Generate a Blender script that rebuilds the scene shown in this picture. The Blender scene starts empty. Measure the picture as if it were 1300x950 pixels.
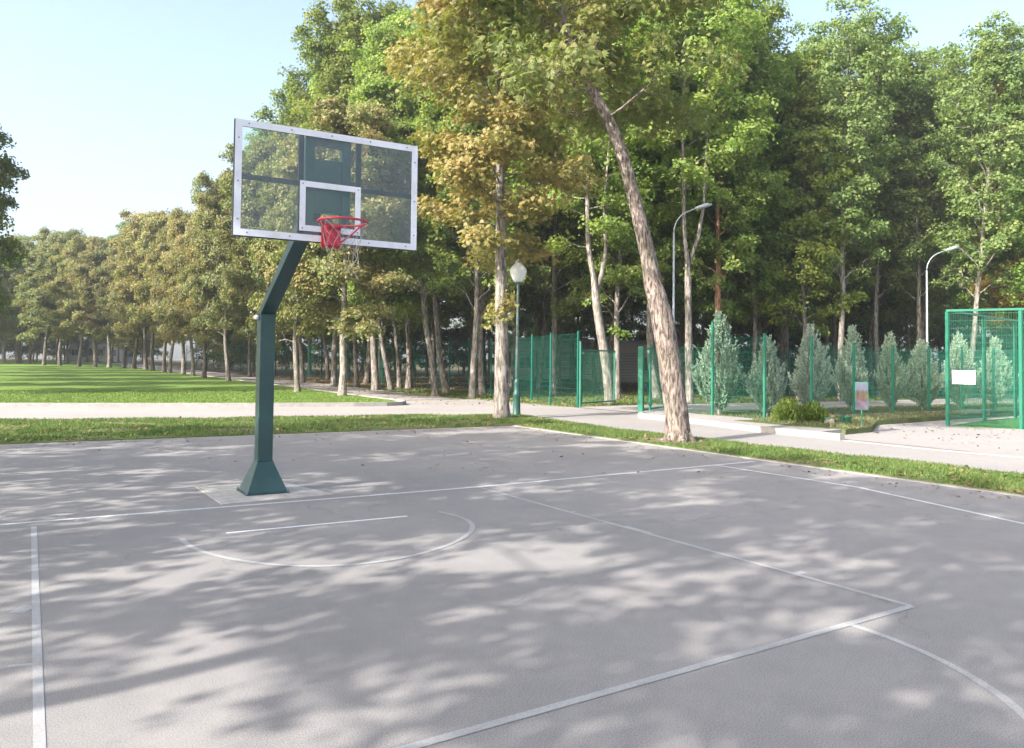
import bpy, math, random
import numpy as np
from mathutils import Matrix, Vector, Euler

random.seed(7)
C = bpy.context.scene.collection
scene = bpy.context.scene

# ------------------------------------------------------------------ camera
CAM = np.array([-2.514, -8.794, 1.571]); YAW, PIT, ROL, FPX = .550, .031, .011, 1008.2
PPX, PPY = 650.0, 430.5
def axes():
    cy, sy, cp, sp = math.cos(YAW), math.sin(YAW), math.cos(PIT), math.sin(PIT)
    f = np.array([sy*cp, cy*cp, sp]); r = np.cross(f, [0, 0, 1]); r /= np.linalg.norm(r); u = np.cross(r, f)
    c, s = math.cos(ROL), math.sin(ROL)
    return c*r+s*u, -s*r+c*u, f
AR, AU, AF = axes()
def terr(x, y):
    t = .0095*(y-25)
    return 0.0 if t < 0 else (1.45 if t > 1.45 else t)
def at(px, depth):
    """ground point at a bearing and distance from the camera"""
    d = AF*FPX+AR*(px-PPX); d = d/(d@AF)*depth; p = CAM+d
    return float(p[0]), float(p[1])
def hgt(px, py, depth):
    """height above zero of the point seen at px, py at that distance"""
    d = AF*FPX+AR*(px-PPX)-AU*(py-PPY); return float((CAM+d/(d@AF)*depth)[2])

cd = bpy.data.cameras.new('camera'); cam = bpy.data.objects.new('camera', cd); C.objects.link(cam)
cd.sensor_fit = 'HORIZONTAL'; cd.sensor_width = 36; cd.lens = 36*FPX/1300
cd.shift_y = -44.5/1300; cd.clip_start = .05; cd.clip_end = 2000
M = Matrix(((AR[0], AU[0], -AF[0], CAM[0]), (AR[1], AU[1], -AF[1], CAM[1]), (AR[2], AU[2], -AF[2], CAM[2]), (0, 0, 0, 1)))
cam.matrix_world = M
scene.camera = cam

# ------------------------------------------------------------------ light
SUN_EL, SHADOW_AZ = 33.5, 9.0            # shadows travel towards +X
w = bpy.data.worlds.new('World'); scene.world = w; w.use_nodes = True
nt = w.node_tree; nt.nodes.clear()
sky = nt.nodes.new('ShaderNodeTexSky'); sky.sky_type = 'NISHITA'; sky.sun_disc = False
sky.sun_elevation = math.radians(SUN_EL)
SDIR = Vector((-math.cos(math.radians(SHADOW_AZ)), -math.sin(math.radians(SHADOW_AZ)), math.tan(math.radians(SUN_EL)))).normalized()
sky.sun_rotation = math.atan2(SDIR.x, SDIR.y)
sky.air_density = 1.0; sky.dust_density = 5; sky.ozone_density = 1.0; sky.altitude = 100
bg = nt.nodes.new('ShaderNodeBackground'); bg.inputs[1].default_value = .15
wo = nt.nodes.new('ShaderNodeOutputWorld')
hs = nt.nodes.new('ShaderNodeHueSaturation'); hs.inputs['Saturation'].default_value = .9; hs.inputs['Value'].default_value = .93
nt.links.new(sky.outputs[0], hs.inputs['Color']); nt.links.new(hs.outputs[0], bg.inputs[0]); nt.links.new(bg.outputs[0], wo.inputs[0])
sl = bpy.data.lights.new('sun', 'SUN'); sl.energy = 3.3; sl.angle = math.radians(.45); sl.color = (1, .94, .865)
so = bpy.data.objects.new('sun', sl); C.objects.link(so)
so.rotation_euler = SDIR.to_track_quat('Z', 'Y').to_euler(); so.location = (-30, 0, 40)
scene.view_settings.view_transform = 'Standard'; scene.view_settings.look = 'None'
scene.view_settings.exposure = 1.76; scene.view_settings.gamma = 1
scene.cycles.max_bounces = 6; scene.cycles.diffuse_bounces = 3; scene.cycles.glossy_bounces = 2
scene.cycles.transmission_bounces = 4; scene.cycles.transparent_max_bounces = 8
scene.cycles.use_denoising = True
scene.cycles.sample_clamp_indirect = 6

# ------------------------------------------------------------------ materials
class NT:
    def __init__(s, name):
        s.m = bpy.data.materials.new(name); s.m.use_nodes = True; s.t = s.m.node_tree; s.t.nodes.clear()
        s.out = s.t.nodes.new('ShaderNodeOutputMaterial')
    def n(s, typ, **kw):
        k = s.t.nodes.new(typ)
        for a, v in kw.items():
            if a.startswith('_'): setattr(k, a[1:], v)
            else:
                key = a.replace('__', ' ')
                k.inputs[int(key[1:]) if key[0] == 'i' and key[1:].isdigit() else key].default_value = v
        return k
    def l(s, a, b): s.t.links.new(a, b)
    def coord(s, kind='Object', scale=(1, 1, 1)):
        tc = s.n('ShaderNodeTexCoord'); mp = s.n('ShaderNodeMapping'); mp.inputs['Scale'].default_value = scale
        s.l(tc.outputs[kind], mp.inputs[0]); return mp.outputs[0]
    def noise(s, vec, scale, detail=4, rough=.55, dist=0):
        k = s.n('ShaderNodeTexNoise', Scale=scale, Detail=detail, Roughness=rough, Distortion=dist); s.l(vec, k.inputs['Vector']); return k.outputs['Fac']
    def ramp(s, fac, stops, interp='LINEAR'):
        r = s.n('ShaderNodeValToRGB'); cr = r.color_ramp; cr.interpolation = interp
        while len(cr.elements) < len(stops): cr.elements.new(.5)
        for e, (p, c) in zip(cr.elements, stops):
            e.position = p; e.color = (*c, 1) if len(c) == 3 else c
        s.l(fac, r.inputs[0]); return r.outputs[0]
    def mix(s, fac, a, b, mode='MIX'):
        k = s.n('ShaderNodeMix', _data_type='RGBA', _blend_type=mode)
        for v, i in ((fac, 0), (a, 6), (b, 7)):
            if hasattr(v, 'is_linked'): s.l(v, k.inputs[i])
            else: k.inputs[i].default_value = v if not isinstance(v, tuple) or len(v) == 4 else (*v, 1)
        return k.outputs[2]
    def math(s, op, a, b=0.0):
        k = s.n('ShaderNodeMath', _operation=op)
        for v, i in ((a, 0), (b, 1)):
            if hasattr(v, 'is_linked'): s.l(v, k.inputs[i])
            else: k.inputs[i].default_value = v
        return k.outputs[0]
    def pbr(s, col, rough=.8, spec=.3, bump=None, bstr=.3, bdist=.02, metal=0):
        p = s.n('ShaderNodeBsdfPrincipled', Metallic=metal)
        p.inputs['Specular IOR Level'].default_value = spec
        for v, i in ((col, 'Base Color'), (rough, 'Roughness')):
            if hasattr(v, 'is_linked'): s.l(v, p.inputs[i])
            else: p.inputs[i].default_value = (*v, 1) if isinstance(v, tuple) else v
        if bump is not None:
            b = s.n('ShaderNodeBump', Strength=bstr, Distance=bdist); s.l(bump, b.inputs['Height']); s.l(b.outputs[0], p.inputs['Normal'])
        return p.outputs[0]
    def done(s, sh): s.l(sh, s.out.inputs[0]); return s.m

def asphalt(name, c0, c1, warm=(1, 1, 1), cracks=False):
    g = NT(name); v = g.coord()
    big = g.noise(v, .35, 5, .6); mid = g.noise(v, 4, 4, .6); fine = g.noise(v, 150, 2, .7); grit = g.noise(v, 420, 1, .5)
    col = g.ramp(g.math('ADD', g.math('MULTIPLY', big, .7), g.math('MULTIPLY', mid, .3)), [(.3, c0), (.7, c1)])
    col = g.mix(.75, col, g.ramp(fine, [(.33, (.52, .52, .52)), (.5, (1, 1, 1)), (.68, (1.48, 1.45, 1.41))]), 'MULTIPLY')
    col = g.mix(.5, col, g.ramp(grit, [(.35, (.6, .6, .6)), (.62, (1.3, 1.3, 1.3))]), 'MULTIPLY')
    if cracks:
        vo = g.n('ShaderNodeTexVoronoi', _feature='DISTANCE_TO_EDGE', Scale=.33)
        wv = g.n('ShaderNodeVectorMath', _operation='ADD'); nz = g.n('ShaderNodeTexNoise', Scale=1.7, Detail=6)
        g.l(v, nz.inputs['Vector']); g.l(v, wv.inputs[0]); g.l(nz.outputs['Color'], wv.inputs[1]); g.l(wv.outputs[0], vo.inputs['Vector'])
        ck = g.ramp(vo.outputs['Distance'], [(0, (1, 1, 1)), (.0035, (0, 0, 0))])
        gate = g.ramp(g.noise(v, .22, 3), [(.42, (0, 0, 0)), (.55, (1, 1, 1))])
        col = g.mix(g.math('MULTIPLY', g.math('MULTIPLY', ck, gate), .34), col, (.07, .068, .066))
        st = g.ramp(g.noise(v, 1.3, 6, .7), [(.62, (0, 0, 0)), (.75, (1, 1, 1))])
        col = g.mix(g.math('MULTIPLY', st, .28), col, (.12, .115, .11))
        ds = g.ramp(g.noise(v, .55, 7, .72, .8), [(.55, (0, 0, 0)), (.7, (1, 1, 1))])
        col = g.mix(g.math('MULTIPLY', ds, .35), col, (.33, .31, .29))
    h = g.math('ADD', fine, g.math('MULTIPLY', grit, .5))
    return g.done(g.pbr(col, .9, .2, h, .22, .003))

def simple(name, col, rough=.5, spec=.4, var=.12, scale=9, metal=0, dirt=None, bump=.1):
    g = NT(name); v = g.coord(); n = g.noise(v, scale, 5, .65)
    c = g.mix(1.0, col, g.ramp(n, [(.25, (1-var,)*3), (.75, (1+var,)*3)]), 'MULTIPLY')
    if dirt:
        d = g.ramp(g.noise(v, scale*.6, 7, .75), [(.5, (0, 0, 0)), (.72, (1, 1, 1))]); c = g.mix(g.math('MULTIPLY', d, .7), c, dirt)
    return g.done(g.pbr(c, rough, spec, g.noise(v, scale*8, 3), bump, .003, metal))

def leafmat(name, stops, trans=.32, nscale=.55, rough=.5, spec=.28):
    g = NT(name); v = g.coord()
    geo = g.n('ShaderNodeNewGeometry'); oi = g.n('ShaderNodeObjectInfo')
    f = g.math('ADD', g.math('MULTIPLY', geo.outputs['Random Per Island'], .42), g.math('MULTIPLY', g.math('SUBTRACT', g.noise(v, nscale, 3, .6), .18), .9))
    col = g.mix(1.0, g.ramp(f, stops), oi.outputs['Color'], 'MULTIPLY')
    p = g.pbr(col, rough, spec)
    tr = g.n('ShaderNodeBsdfTranslucent'); g.l(g.mix(1.0, col, (1.25, 1.35, .6, 1), 'MULTIPLY'), tr.inputs[0])
    mx = g.n('ShaderNodeMixShader', Fac=trans); g.l(p, mx.inputs[1]); g.l(tr.outputs[0], mx.inputs[2])
    return g.done(mx.outputs[0])

def barkmat(name, c0, c1, c2, scale=6, bstr=.8):
    g = NT(name); v = g.coord('Object', (1, 1, .22)); v2 = g.coord()
    a = g.noise(v, scale*2.2, 6, .7, .6); b = g.noise(v2, 1.3, 4, .6)
    col = g.ramp(a, [(.40, c0), (.5, c1), (.60, c2)])
    col = g.mix(g.math('MULTIPLY', g.ramp(b, [(.45, (0, 0, 0)), (.7, (1, 1, 1))]), .35), col, (.1, .12, .07))
    return g.done(g.pbr(col, .9, .15, a, bstr, .03))

def grassmat(name, stops, nscale=.8, bump=.5):
    g = NT(name); v = g.coord()
    f = g.math('ADD', g.math('MULTIPLY', g.noise(v, nscale, 5, .65), .65), g.math('MULTIPLY', g.noise(v, 14, 4, .7), .35))
    col = g.mix(.55, g.ramp(f, stops), g.ramp(g.noise(v, 60, 3, .8), [(.3, (.55, .55, .55)), (.7, (1.4, 1.4, 1.4))]), 'MULTIPLY')
    return g.done(g.pbr(col, .9, .1, g.noise(v, 45, 4, .8), bump, .04))

m_court = asphalt('court_asphalt', (.203, .196, .193), (.28, .267, .259), cracks=True)
m_road = asphalt('road_asphalt', (.235, .224, .218), (.30, .284, .274))
m_path = asphalt('path_asphalt', (.255, .242, .233), (.325, .307, .295))
m_kerb = simple('kerb_concrete', (.30, .285, .27), .9, .2, .2, 5, dirt=(.2, .19, .17))
m_pad = simple('pad_concrete', (.40, .38, .35), .9, .2, .3, 7, dirt=(.26, .245, .235))
m_wallc = simple('weathered_concrete', (.30, .29, .27), .9, .2, .3, 4, dirt=(.16, .16, .13))
def paintmat():
    g = NT('court_paint'); v = g.coord()
    wear = g.ramp(g.math('ADD', g.math('MULTIPLY', g.noise(v, 70, 3, .8), .6), g.math('MULTIPLY', g.noise(v, 1.6, 4, .6), .4)), [(.38, (0, 0, 0)), (.62, (1, 1, 1))])
    col = g.mix(g.math('MULTIPLY', wear, .85), (.37, .375, .38), (.25, .242, .234))
    return g.done(g.pbr(col, .75, .3))
m_paint = paintmat()
m_paint2 = simple('clean_court_paint', (.50, .51, .52), .75, .3, .15, 25, dirt=(.33, .33, .33))
m_fresh = simple('fresh_paint', (.7, .71, .73), .7, .3, .1, 30, dirt=(.5, .5, .5))
m_grass = grassmat('strip_grass', [(.36, (.20, .17, .12)), (.46, (.14, .14, .07)), (.56, (.09, .15, .035)), (.74, (.15, .19, .06))])
m_lawn = grassmat('lawn_grass', [(.25, (.085, .15, .03)), (.5, (.125, .205, .042)), (.75, (.18, .26, .065))], .35)
m_dry = grassmat('bank_grass', [(.3, (.10, .09, .05)), (.5, (.09, .12, .045)), (.7, (.2, .19, .11))], .9)
m_soil = grassmat('wood_floor', [(.3, (.07, .055, .035)), (.5, (.12, .09, .055)), (.62, (.07, .1, .03)), (.76, (.2, .15, .09))], .5)
m_bare = grassmat('bare_soil', [(.3, (.13, .10, .07)), (.5, (.20, .165, .125)), (.7, (.27, .23, .18))], 3)
m_turf = simple('cage_turf', (.06, .17, .06), .9, .1, .3, 8)
def blade(name, stops):
    g = NT(name); geo = g.n('ShaderNodeNewGeometry'); v = g.coord()
    f = g.math('ADD', g.math('MULTIPLY', geo.outputs['Random Per Island'], .5), g.math('MULTIPLY', g.noise(v, .9, 4), .55))
    col = g.ramp(f, stops); p = g.pbr(col, .6, .2)
    tr = g.n('ShaderNodeBsdfTranslucent'); g.l(col, tr.inputs[0]); mx = g.n('ShaderNodeMixShader', Fac=.3); g.l(p, mx.inputs[1]); g.l(tr.outputs[0], mx.inputs[2])
    return g.done(mx.outputs[0])
m_blade = blade('grass_blades', [(.25, (.06, .11, .03)), (.5, (.11, .18, .045)), (.75, (.18, .24, .07)), (.92, (.3, .27, .14))])
m_blade_dry = blade('dry_blades', [(.25, (.10, .13, .05)), (.5, (.16, .18, .08)), (.75, (.27, .25, .13)), (.92, (.34, .29, .17))])
m_blade_lawn = blade('lawn_blades', [(.25, (.085, .15, .028)), (.55, (.14, .225, .045)), (.85, (.22, .29, .08))])
m_dead = leafmat('fallen_leaf', [(.2, (.13, .08, .04)), (.5, (.22, .14, .07)), (.8, (.28, .20, .10))], .1)
m_maple = leafmat('maple_leaf', [(.12, (.09, .18, .055)), (.4, (.17, .25, .065)), (.66, (.26, .32, .085)), (.9, (.37, .37, .13))], .52)
m_chest = leafmat('chestnut_leaf', [(.1, (.11, .17, .06)), (.35, (.17, .20, .075)), (.6, (.225, .205, .09)), (.82, (.27, .19, .09)), (.97, (.33, .17, .08))], .36)
m_goldc = leafmat('golden_chestnut_leaf', [(.1, (.13, .18, .05)), (.32, (.21, .225, .075)), (.55, (.27, .225, .09)), (.78, (.32, .215, .09)), (.95, (.37, .19, .08))], .36)
m_thin = leafmat('thin_crown_leaf', [(.12, (.10, .17, .055)), (.45, (.17, .255, .08)), (.75, (.26, .31, .11)), (.95, (.35, .27, .15))], .46)
m_jun = leafmat('juniper_spray', [(.15, (.19, .27, .21)), (.5, (.29, .38, .31)), (.85, (.42, .49, .41))], .12, 1.2, .7)
m_bush = leafmat('bush_leaf', [(.2, (.05, .1, .02)), (.5, (.12, .18, .03)), (.85, (.24, .27, .06))], .25, 2)
m_bark = barkmat('pale_bark', (.08, .07, .062), (.20, .18, .16), (.33, .30, .275))
m_barkd = barkmat('dark_bark', (.05, .042, .035), (.12, .10, .085), (.21, .18, .15))
m_pine = barkmat('pine_bark', (.12, .06, .035), (.28, .15, .09), (.38, .24, .16))
m_bigbark = barkmat('flaking_bark', (.05, .038, .032), (.18, .145, .125), (.33, .28, .25), 9, 1.0)
m_green = simple('green_enamel', (.018, .055, .055), .36, .5, .22, 2.2, dirt=(.034, .085, .078))
m_fence = simple('green_fence_coating', (.016, .155, .095), .45, .4, .1, 5)
m_fence_shaded = simple('shaded_green_fence_coating', (.01, .11, .08), .5, .3, .1, 5)  # same fence green, with tree shade on the long run put into the colour
m_white = simple('white_enamel', (.62, .65, .72), .45, .4, .06, 12, dirt=(.5, .5, .52))
m_darkf = simple('dark_steel_tube', (.03, .045, .055), .5, .4, .15, 6)
m_red = simple('red_enamel', (.46, .02, .05), .4, .5, .15, 12, dirt=(.3, .03, .05))
m_bolt = simple('steel_bolt', (.2, .2, .24), .4, .5, .1, 20, metal=.6)
m_cord = simple('net_cord', (.32, .29, .29), .9, .1, .2, 30)
m_galv = simple('galvanised_steel', (.30, .34, .36), .4, .5, .1, 6, metal=.2)
m_plate = simple('green_plate', (.03, .13, .12), .5, .4, .15, 4)
m_lampg = simple('lamp_post_green', (.015, .07, .055), .4, .5, .2, 5)
m_sign = simple('white_sign_face', (.8, .8, .82), .5, .4, .03, 5)
m_pale = simple('pale_render', (.6, .58, .58), .85, .2, .1, 2)
m_win = simple('window_glass', (.06, .08, .1), .15, .5, .1, 2)
m_orange = simple('orange_paint', (.35, .16, .05), .6, .3, .1, 9)
m_bin = simple('green_plastic', (.02, .13, .06), .5, .4, .1, 9)
def globe():
    g = NT('opal_globe'); p = g.n('ShaderNodeBsdfPrincipled', Roughness=.25); p.inputs['Base Color'].default_value = (.86, .88, .9, 1)
    tr = g.n('ShaderNodeBsdfTranslucent'); tr.inputs[0].default_value = (.9, .92, .95, 1)
    mx = g.n('ShaderNodeMixShader', Fac=.45); g.l(p.outputs[0], mx.inputs[1]); g.l(tr.outputs[0], mx.inputs[2]); return g.done(mx.outputs[0])
m_globe = globe()
def glass():
    g = NT('scratched_acrylic'); v = g.coord()
    t = g.n('ShaderNodeBsdfTransparent'); t.inputs[0].default_value = (.93, .95, .93, 1)
    d = g.n('ShaderNodeBsdfDiffuse'); d.inputs[0].default_value = (.36, .37, .36, 1)
    gl = g.n('ShaderNodeBsdfGlossy', Roughness=.06); gl.inputs[0].default_value = (.9, .95, .95, 1)
    haze = g.ramp(g.math('ADD', g.math('MULTIPLY', g.noise(v, 3, 6, .7), .6), g.math('MULTIPLY', g.noise(g.coord('Object', (1, 1, 5)), 22, 4, .8), .4)), [(.42, (.02, .02, .02)), (.75, (.2, .2, .2))])
    m1 = g.n('ShaderNodeMixShader'); g.l(haze, m1.inputs[0]); g.l(t.outputs[0], m1.inputs[1]); g.l(d.outputs[0], m1.inputs[2])
    fr = g.n('ShaderNodeFresnel', IOR=1.45); m2 = g.n('ShaderNodeMixShader'); g.l(fr.outputs[0], m2.inputs[0]); g.l(m1.outputs[0], m2.inputs[1]); g.l(gl.outputs[0], m2.inputs[2])
    return g.done(m2.outputs[0])
m_glass = glass()
def poster():
    g = NT('faded_poster'); tc = g.n('ShaderNodeTexCoord'); sp = g.n('ShaderNodeSeparateXYZ'); g.l(tc.outputs['Generated'], sp.inputs[0])
    base = g.ramp(sp.outputs[2], [(0, (.08, .075, .12)), (.3, (.07, .065, .1)), (.34, (.05, .045, .04)), (.5, (.06, .035, .025)), (.66, (.03, .045, .025)), (.72, (.05, .085, .13)), (1, (.07, .11, .16))])
    n = g.noise(tc.outputs['Generated'], 7, 3); col = g.mix(g.math('MULTIPLY', g.ramp(n, [(.45, (0, 0, 0)), (.6, (1, 1, 1))]), .4), base, (.2, .09, .07))
    return g.done(g.pbr(col, .5, .4))
m_poster = poster()

# ------------------------------------------------------------------ mesh helpers
class MB:
    def __init__(s): s.v = []; s.f = []; s.n = 0
    def add(s, v, f):
        v = np.asarray(v, float).reshape(-1, 3); s.v.append(v)
        s.f += [[i+s.n for i in q] for q in f]; s.n += len(v); return s
    def box(s, x0, x1, y0, y1, z0, z1, rot=None):
        v = np.array([(x, y, z) for z in (z0, z1) for y in (y0, y1) for x in (x0, x1)], float)
        if rot is not None:
            R, o = rot; v = v@np.array(R).T+np.array(o)
        return s.add(v, [(0, 2, 3, 1), (4, 5, 7, 6), (0, 1, 5, 4), (2, 6, 7, 3), (0, 4, 6, 2), (1, 3, 7, 5)])
    def tube(s, pts, rad, k=8, caps=True, square=False, noise=None):
        pts = np.asarray(pts, float); n = len(pts); rad = np.ones(n)*rad if np.isscalar(rad) else np.asarray(rad, float)
        tg = np.gradient(pts, axis=0); tg /= np.linalg.norm(tg, axis=1)[:, None]+1e-12
        ref = np.array([0, 0, 1.]) if abs(tg[0][2]) < .9 else np.array([1., 0, 0])
        a = np.cross(tg[0], ref); a /= np.linalg.norm(a); V = []
        ang = np.arange(k)*2*np.pi/k+(np.pi/4 if square else 0)
        for i in range(n):
            a = a-tg[i]*(a@tg[i]); a /= np.linalg.norm(a)+1e-12; b = np.cross(tg[i], a)
            rr = rad[i]*(np.ones(k) if noise is None else noise[i])
            V.append(pts[i]+rr[:, None]*(np.cos(ang)[:, None]*a+np.sin(ang)[:, None]*b))
        F = [(i*k+j, i*k+(j+1) % k, (i+1)*k+(j+1) % k, (i+1)*k+j) for i in range(n-1) for j in range(k)]
        if caps: F += [tuple(range(k))[::-1], tuple(range((n-1)*k, n*k))]
        return s.add(np.concatenate(V), F)
    def lathe(s, prof, c=(0, 0, 0), k=20):
        V = [(c[0]+r*math.cos(2*math.pi*j/k), c[1]+r*math.sin(2*math.pi*j/k), c[2]+z) for r, z in prof for j in range(k)]
        n = len(prof); F = [(i*k+j, i*k+(j+1) % k, (i+1)*k+(j+1) % k, (i+1)*k+j) for i in range(n-1) for j in range(k)]
        F += [tuple(range(k))[::-1], tuple(range((n-1)*k, n*k))]
        return s.add(V, F)
    def mesh(s, name, mat, smooth=False, bevel=0):
        me = bpy.data.meshes.new(name); v = np.concatenate(s.v)
        me.from_pydata(v.tolist(), [], s.f); me.materials.append(mat)
        if smooth: me.polygons.foreach_set('use_smooth', [True]*len(me.polygons))
        me.update(); return me
    def build(s, name, mat, parent=None, smooth=False, bevel=0):
        o = bpy.data.objects.new(name, s.mesh(name, mat, smooth)); C.objects.link(o)
        if parent is not None: o.parent = parent
        if bevel:
            b = o.modifiers.new('bevel', 'BEVEL'); b.width = bevel; b.segments = 2; b.limit_method = 'ANGLE'
        return o

def quads_mesh(name, V, mat, k=4):
    """V (N,k,3): N separate faces of k corners"""
    N = len(V); me = bpy.data.meshes.new(name)
    me.vertices.add(N*k); me.vertices.foreach_set('co', V.astype(np.float32).ravel())
    me.loops.add(N*k); me.loops.foreach_set('vertex_index', np.arange(N*k, dtype=np.int32))
    me.polygons.add(N); me.polygons.foreach_set('loop_start', np.arange(0, N*k, k, dtype=np.int32))
    me.materials.append(mat); me.update(calc_edges=True); return me

def link(name, me, parent=None):
    o = bpy.data.objects.new(name, me); C.objects.link(o)
    if parent is not None: o.parent = parent
    return o
def tag(o, label=None, cat=None, group=None, kind=None):
    if label: o['label'] = label
    if cat: o['category'] = cat
    if group: o['group'] = group
    if kind: o['kind'] = kind
    return o
def empty(name, loc=(0, 0, 0), rz=0):
    o = bpy.data.objects.new(name, None); C.objects.link(o); o.location = loc; o.rotation_euler = (0, 0, rz); o.empty_display_size = .2; return o
def copy_tree(o, parent=None):
    c = o.copy(); C.objects.link(c)
    if parent is not None: c.parent = parent
    for ch in list(o.children): copy_tree(ch, c)
    return c

# ------------------------------------------------------------------ ground
def poly(name, pts, z, mat, z0=None, kind='structure'):
    n = len(pts); b = MB()
    V = [(x, y, z) for x, y in pts]; F = [tuple(range(n))]
    if z0 is not None:
        V += [(x, y, z0) for x, y in pts]; F += [(i, i+n, (i+1) % n+n, (i+1) % n) for i in range(n)]
    b.add(V, F); return tag(b.build(name, mat), kind=kind)
def strip(name, ys, xa, xb, z, mat, nx=12):
    V = []; F = []
    for y in ys:
        a, c = xa(y), xb(y)
        for i in range(nx+1): x = a+(c-a)*i/nx; V.append((x, y, z+terr(x, y)))
    for j in range(len(ys)-1):
        for i in range(nx): p = j*(nx+1)+i; F.append((p, p+1, p+nx+2, p+nx+1))
    return tag(MB().add(V, F).build(name, mat, smooth=True), kind='structure')
def inpoly(P, x, y):
    c = np.zeros(len(x), bool); n = len(P); j = n-1
    for i in range(n):
        xi, yi = P[i]; xj, yj = P[j]
        t = ((yi > y) != (yj > y)) & (x < (xj-xi)*(y-yi)/((yj-yi) if yj != yi else 1e-9)+xi); c ^= t; j = i
    return c

ys = list(np.concatenate([np.linspace(-300, 20, 9), np.linspace(25, 200, 36), [260, 400, 700]]))
strip('ground', ys, lambda y: -500, lambda y: 600, -.05, m_soil, 40)
strip('hill', [170, 200, 230, 300, 420, 600], lambda y: -500, lambda y: 600, -.02, m_soil, 10)
poly('road', [(-80, -60), (30, -60), (30, 5.2), (16.5, 5.2), (14.8, 6.0), (14.8, 21.9), (11.4, 21.9), (-80, 36)], -.015, m_road)
poly('basketball_court', [(-60, -50), (8.0, -50), (8.0, 8.22), (-60, 8.22)], 0, m_court)
# light kerb along the court edges
kb = MB(); kb.box(8.0, 8.09, -30, 8.31, -.1, .012)
kb.box(-40, 8.0, 8.222, 8.31, -.1, .008)
tag(kb.build('court_kerb', m_kerb, bevel=.008), kind='structure')
GS = [(8.09, -30), (10.6, -30), (10.35, -8), (10.12, -2.7), (9.95, -.2), (9.75, 3.2), (9.75, 7), (10.0, 9.3), (10.3, 10.6), (10.25, 11.4), (9.8, 12.0), (8.9, 12.4), (6, 12.85), (2.4, 13.5), (-3, 14.9), (-20, 19), (-40, 24), (-40, 8.31), (8.09, 8.31)]
poly('grass_verge', GS, .025, m_grass, -.08)
# lawn with kerb, sloping gently away
def lawn_right(y):
    return 9.85 if y < 30 else 9.85-(y-30)*.028
LF = [(-60, 36.8), (-20, 26.2), (-3.15, 21.75), (4.3, 19.1), (7.5, 18.35), (8.7, 18.25), (9.35, 18.5), (9.75, 19.1), (9.9, 20.2)]
def lawn_front(x):
    return float(np.interp(x, [p[0] for p in LF[:7]], [p[1] for p in LF[:7]]))
V = []; F = []; nx = 60; rows = 60
xs = np.concatenate([np.linspace(-60, -5, 16)[:-1], np.linspace(-5, 9.85, 46)])
nxx = len(xs)-1
for j in range(rows+1):
    t = (j/rows)**1.6
    for i, x in enumerate(xs):
        y0 = lawn_front(x) if x < 9.3 else 18.5+(x-9.3)*3.0
        y = y0+(150-y0)*t; xx = x
        if x > 8: xx = x-(x-8)/1.85*max(0, y-30)*.028
        V.append((xx, y, .10+terr(xx, y)))
for j in range(rows):
    for i in range(nxx): p = j*(nxx+1)+i; F.append((p, p+1, p+nxx+2, p+nxx+1))
tag(MB().add(V, F).build('lawn', m_lawn, smooth=True), kind='structure')
kb = MB(); LK = LF+[(lawn_right(y)+.03, y) for y in (26, 32, 40, 55, 75, 100)]
def kerb(mb, P, wdt, z0, z1):
    P = np.array(P, float); tg = np.gradient(P, axis=0); tg /= np.linalg.norm(tg, axis=1)[:, None]; nm = np.stack([tg[:, 1], -tg[:, 0]], 1)
    V = []; F = []
    for p, n_ in zip(P, nm):
        zt = terr(p[0], p[1]); a = p; c = p+n_*wdt
        V += [(a[0], a[1], z0+zt), (a[0], a[1], z1+zt), (c[0], c[1], z1+zt), (c[0], c[1], z0+zt)]
    for i in range(len(P)-1):
        for k in range(4): F.append((i*4+k, i*4+(k+1) % 4, i*4+4+(k+1) % 4, i*4+4+k))
    F += [(3, 2, 1, 0), tuple(range(len(P)*4-4, len(P)*4))]
    mb.add(V, F)
kerb(kb, LK, .14, -.06, .125)
tag(kb.build('lawn_kerb', m_kerb), kind='structure')
strip('park_path', [21.9, 24, 27, 30, 35, 40, 50, 60, 80, 100, 130], lambda y: lawn_right(y)+.1, lambda y: 13.9 if y < 45 else 13.9-(y-45)*.03, .0, m_path, 4)
# raised pavement outside the gate, with its kerb
RP = [(14.95, 3.3), (12.75, 2.9), (12.72, 4.5), (13.1, 6.2), (13.3, 7.6), (13.35, 9.5), (13.6, 9.8), (14.95, 10.55)]
poly('pavement', RP, .11, m_path, -.08)
kb = MB(); kerb(kb, [(12.75, 2.2), (12.72, 4.5), (13.1, 6.2), (13.3, 7.6), (13.35, 9.5), (13.6, 9.8), (14.6, 10.38)], -.16, -.08, .125)
tag(kb.build('pavement_kerb', m_kerb), kind='structure')
kb = MB(); kerb(kb, [(12.75, 2.1), (12.7, .2), (13.1, -3), (13.6, -9)], .18, -.08, .0)
tag(kb.build('flush_kerb', m_kerb), kind='structure')
poly('planting_bed', [(13.7, 6.25), (13.6, 4.2), (13.9, 3.0), (15.2, 3.2), (17.5, 4.6), (24, 5.2), (24, 6.1), (14.85, 6.1)], .122, m_dry, -.05)
poly('grass_bank', [(14.97, 6.25), (60, 6.25), (60, 10.2), (22, 10.2), (18, 10.6), (15.6, 9.9), (14.97, 9.6)], .06, m_dry, -.06)
poly('inner_path', [(14.85, 10.6), (15.6, 10.3), (18, 10.9), (22, 10.4), (70, 10.4), (70, 14.4), (30, 14.6), (20, 15.3), (15.6, 15.2), (14.85, 14.9)], -.005, m_path)
poly('forecourt', [(14.85, 5.0), (60, 5.2), (60, -20), (12.9, -20), (12.9, 3.0)], -.008, m_path)
poly('cage_turf', [(19.15, 3.45), (19.95, 2.0), (21.5, -1.2), (40, 2.5), (40, 7.0)][:4]+[(40, 6.2), (22.2, 4.2)], .02, m_turf, -.05)

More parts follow.
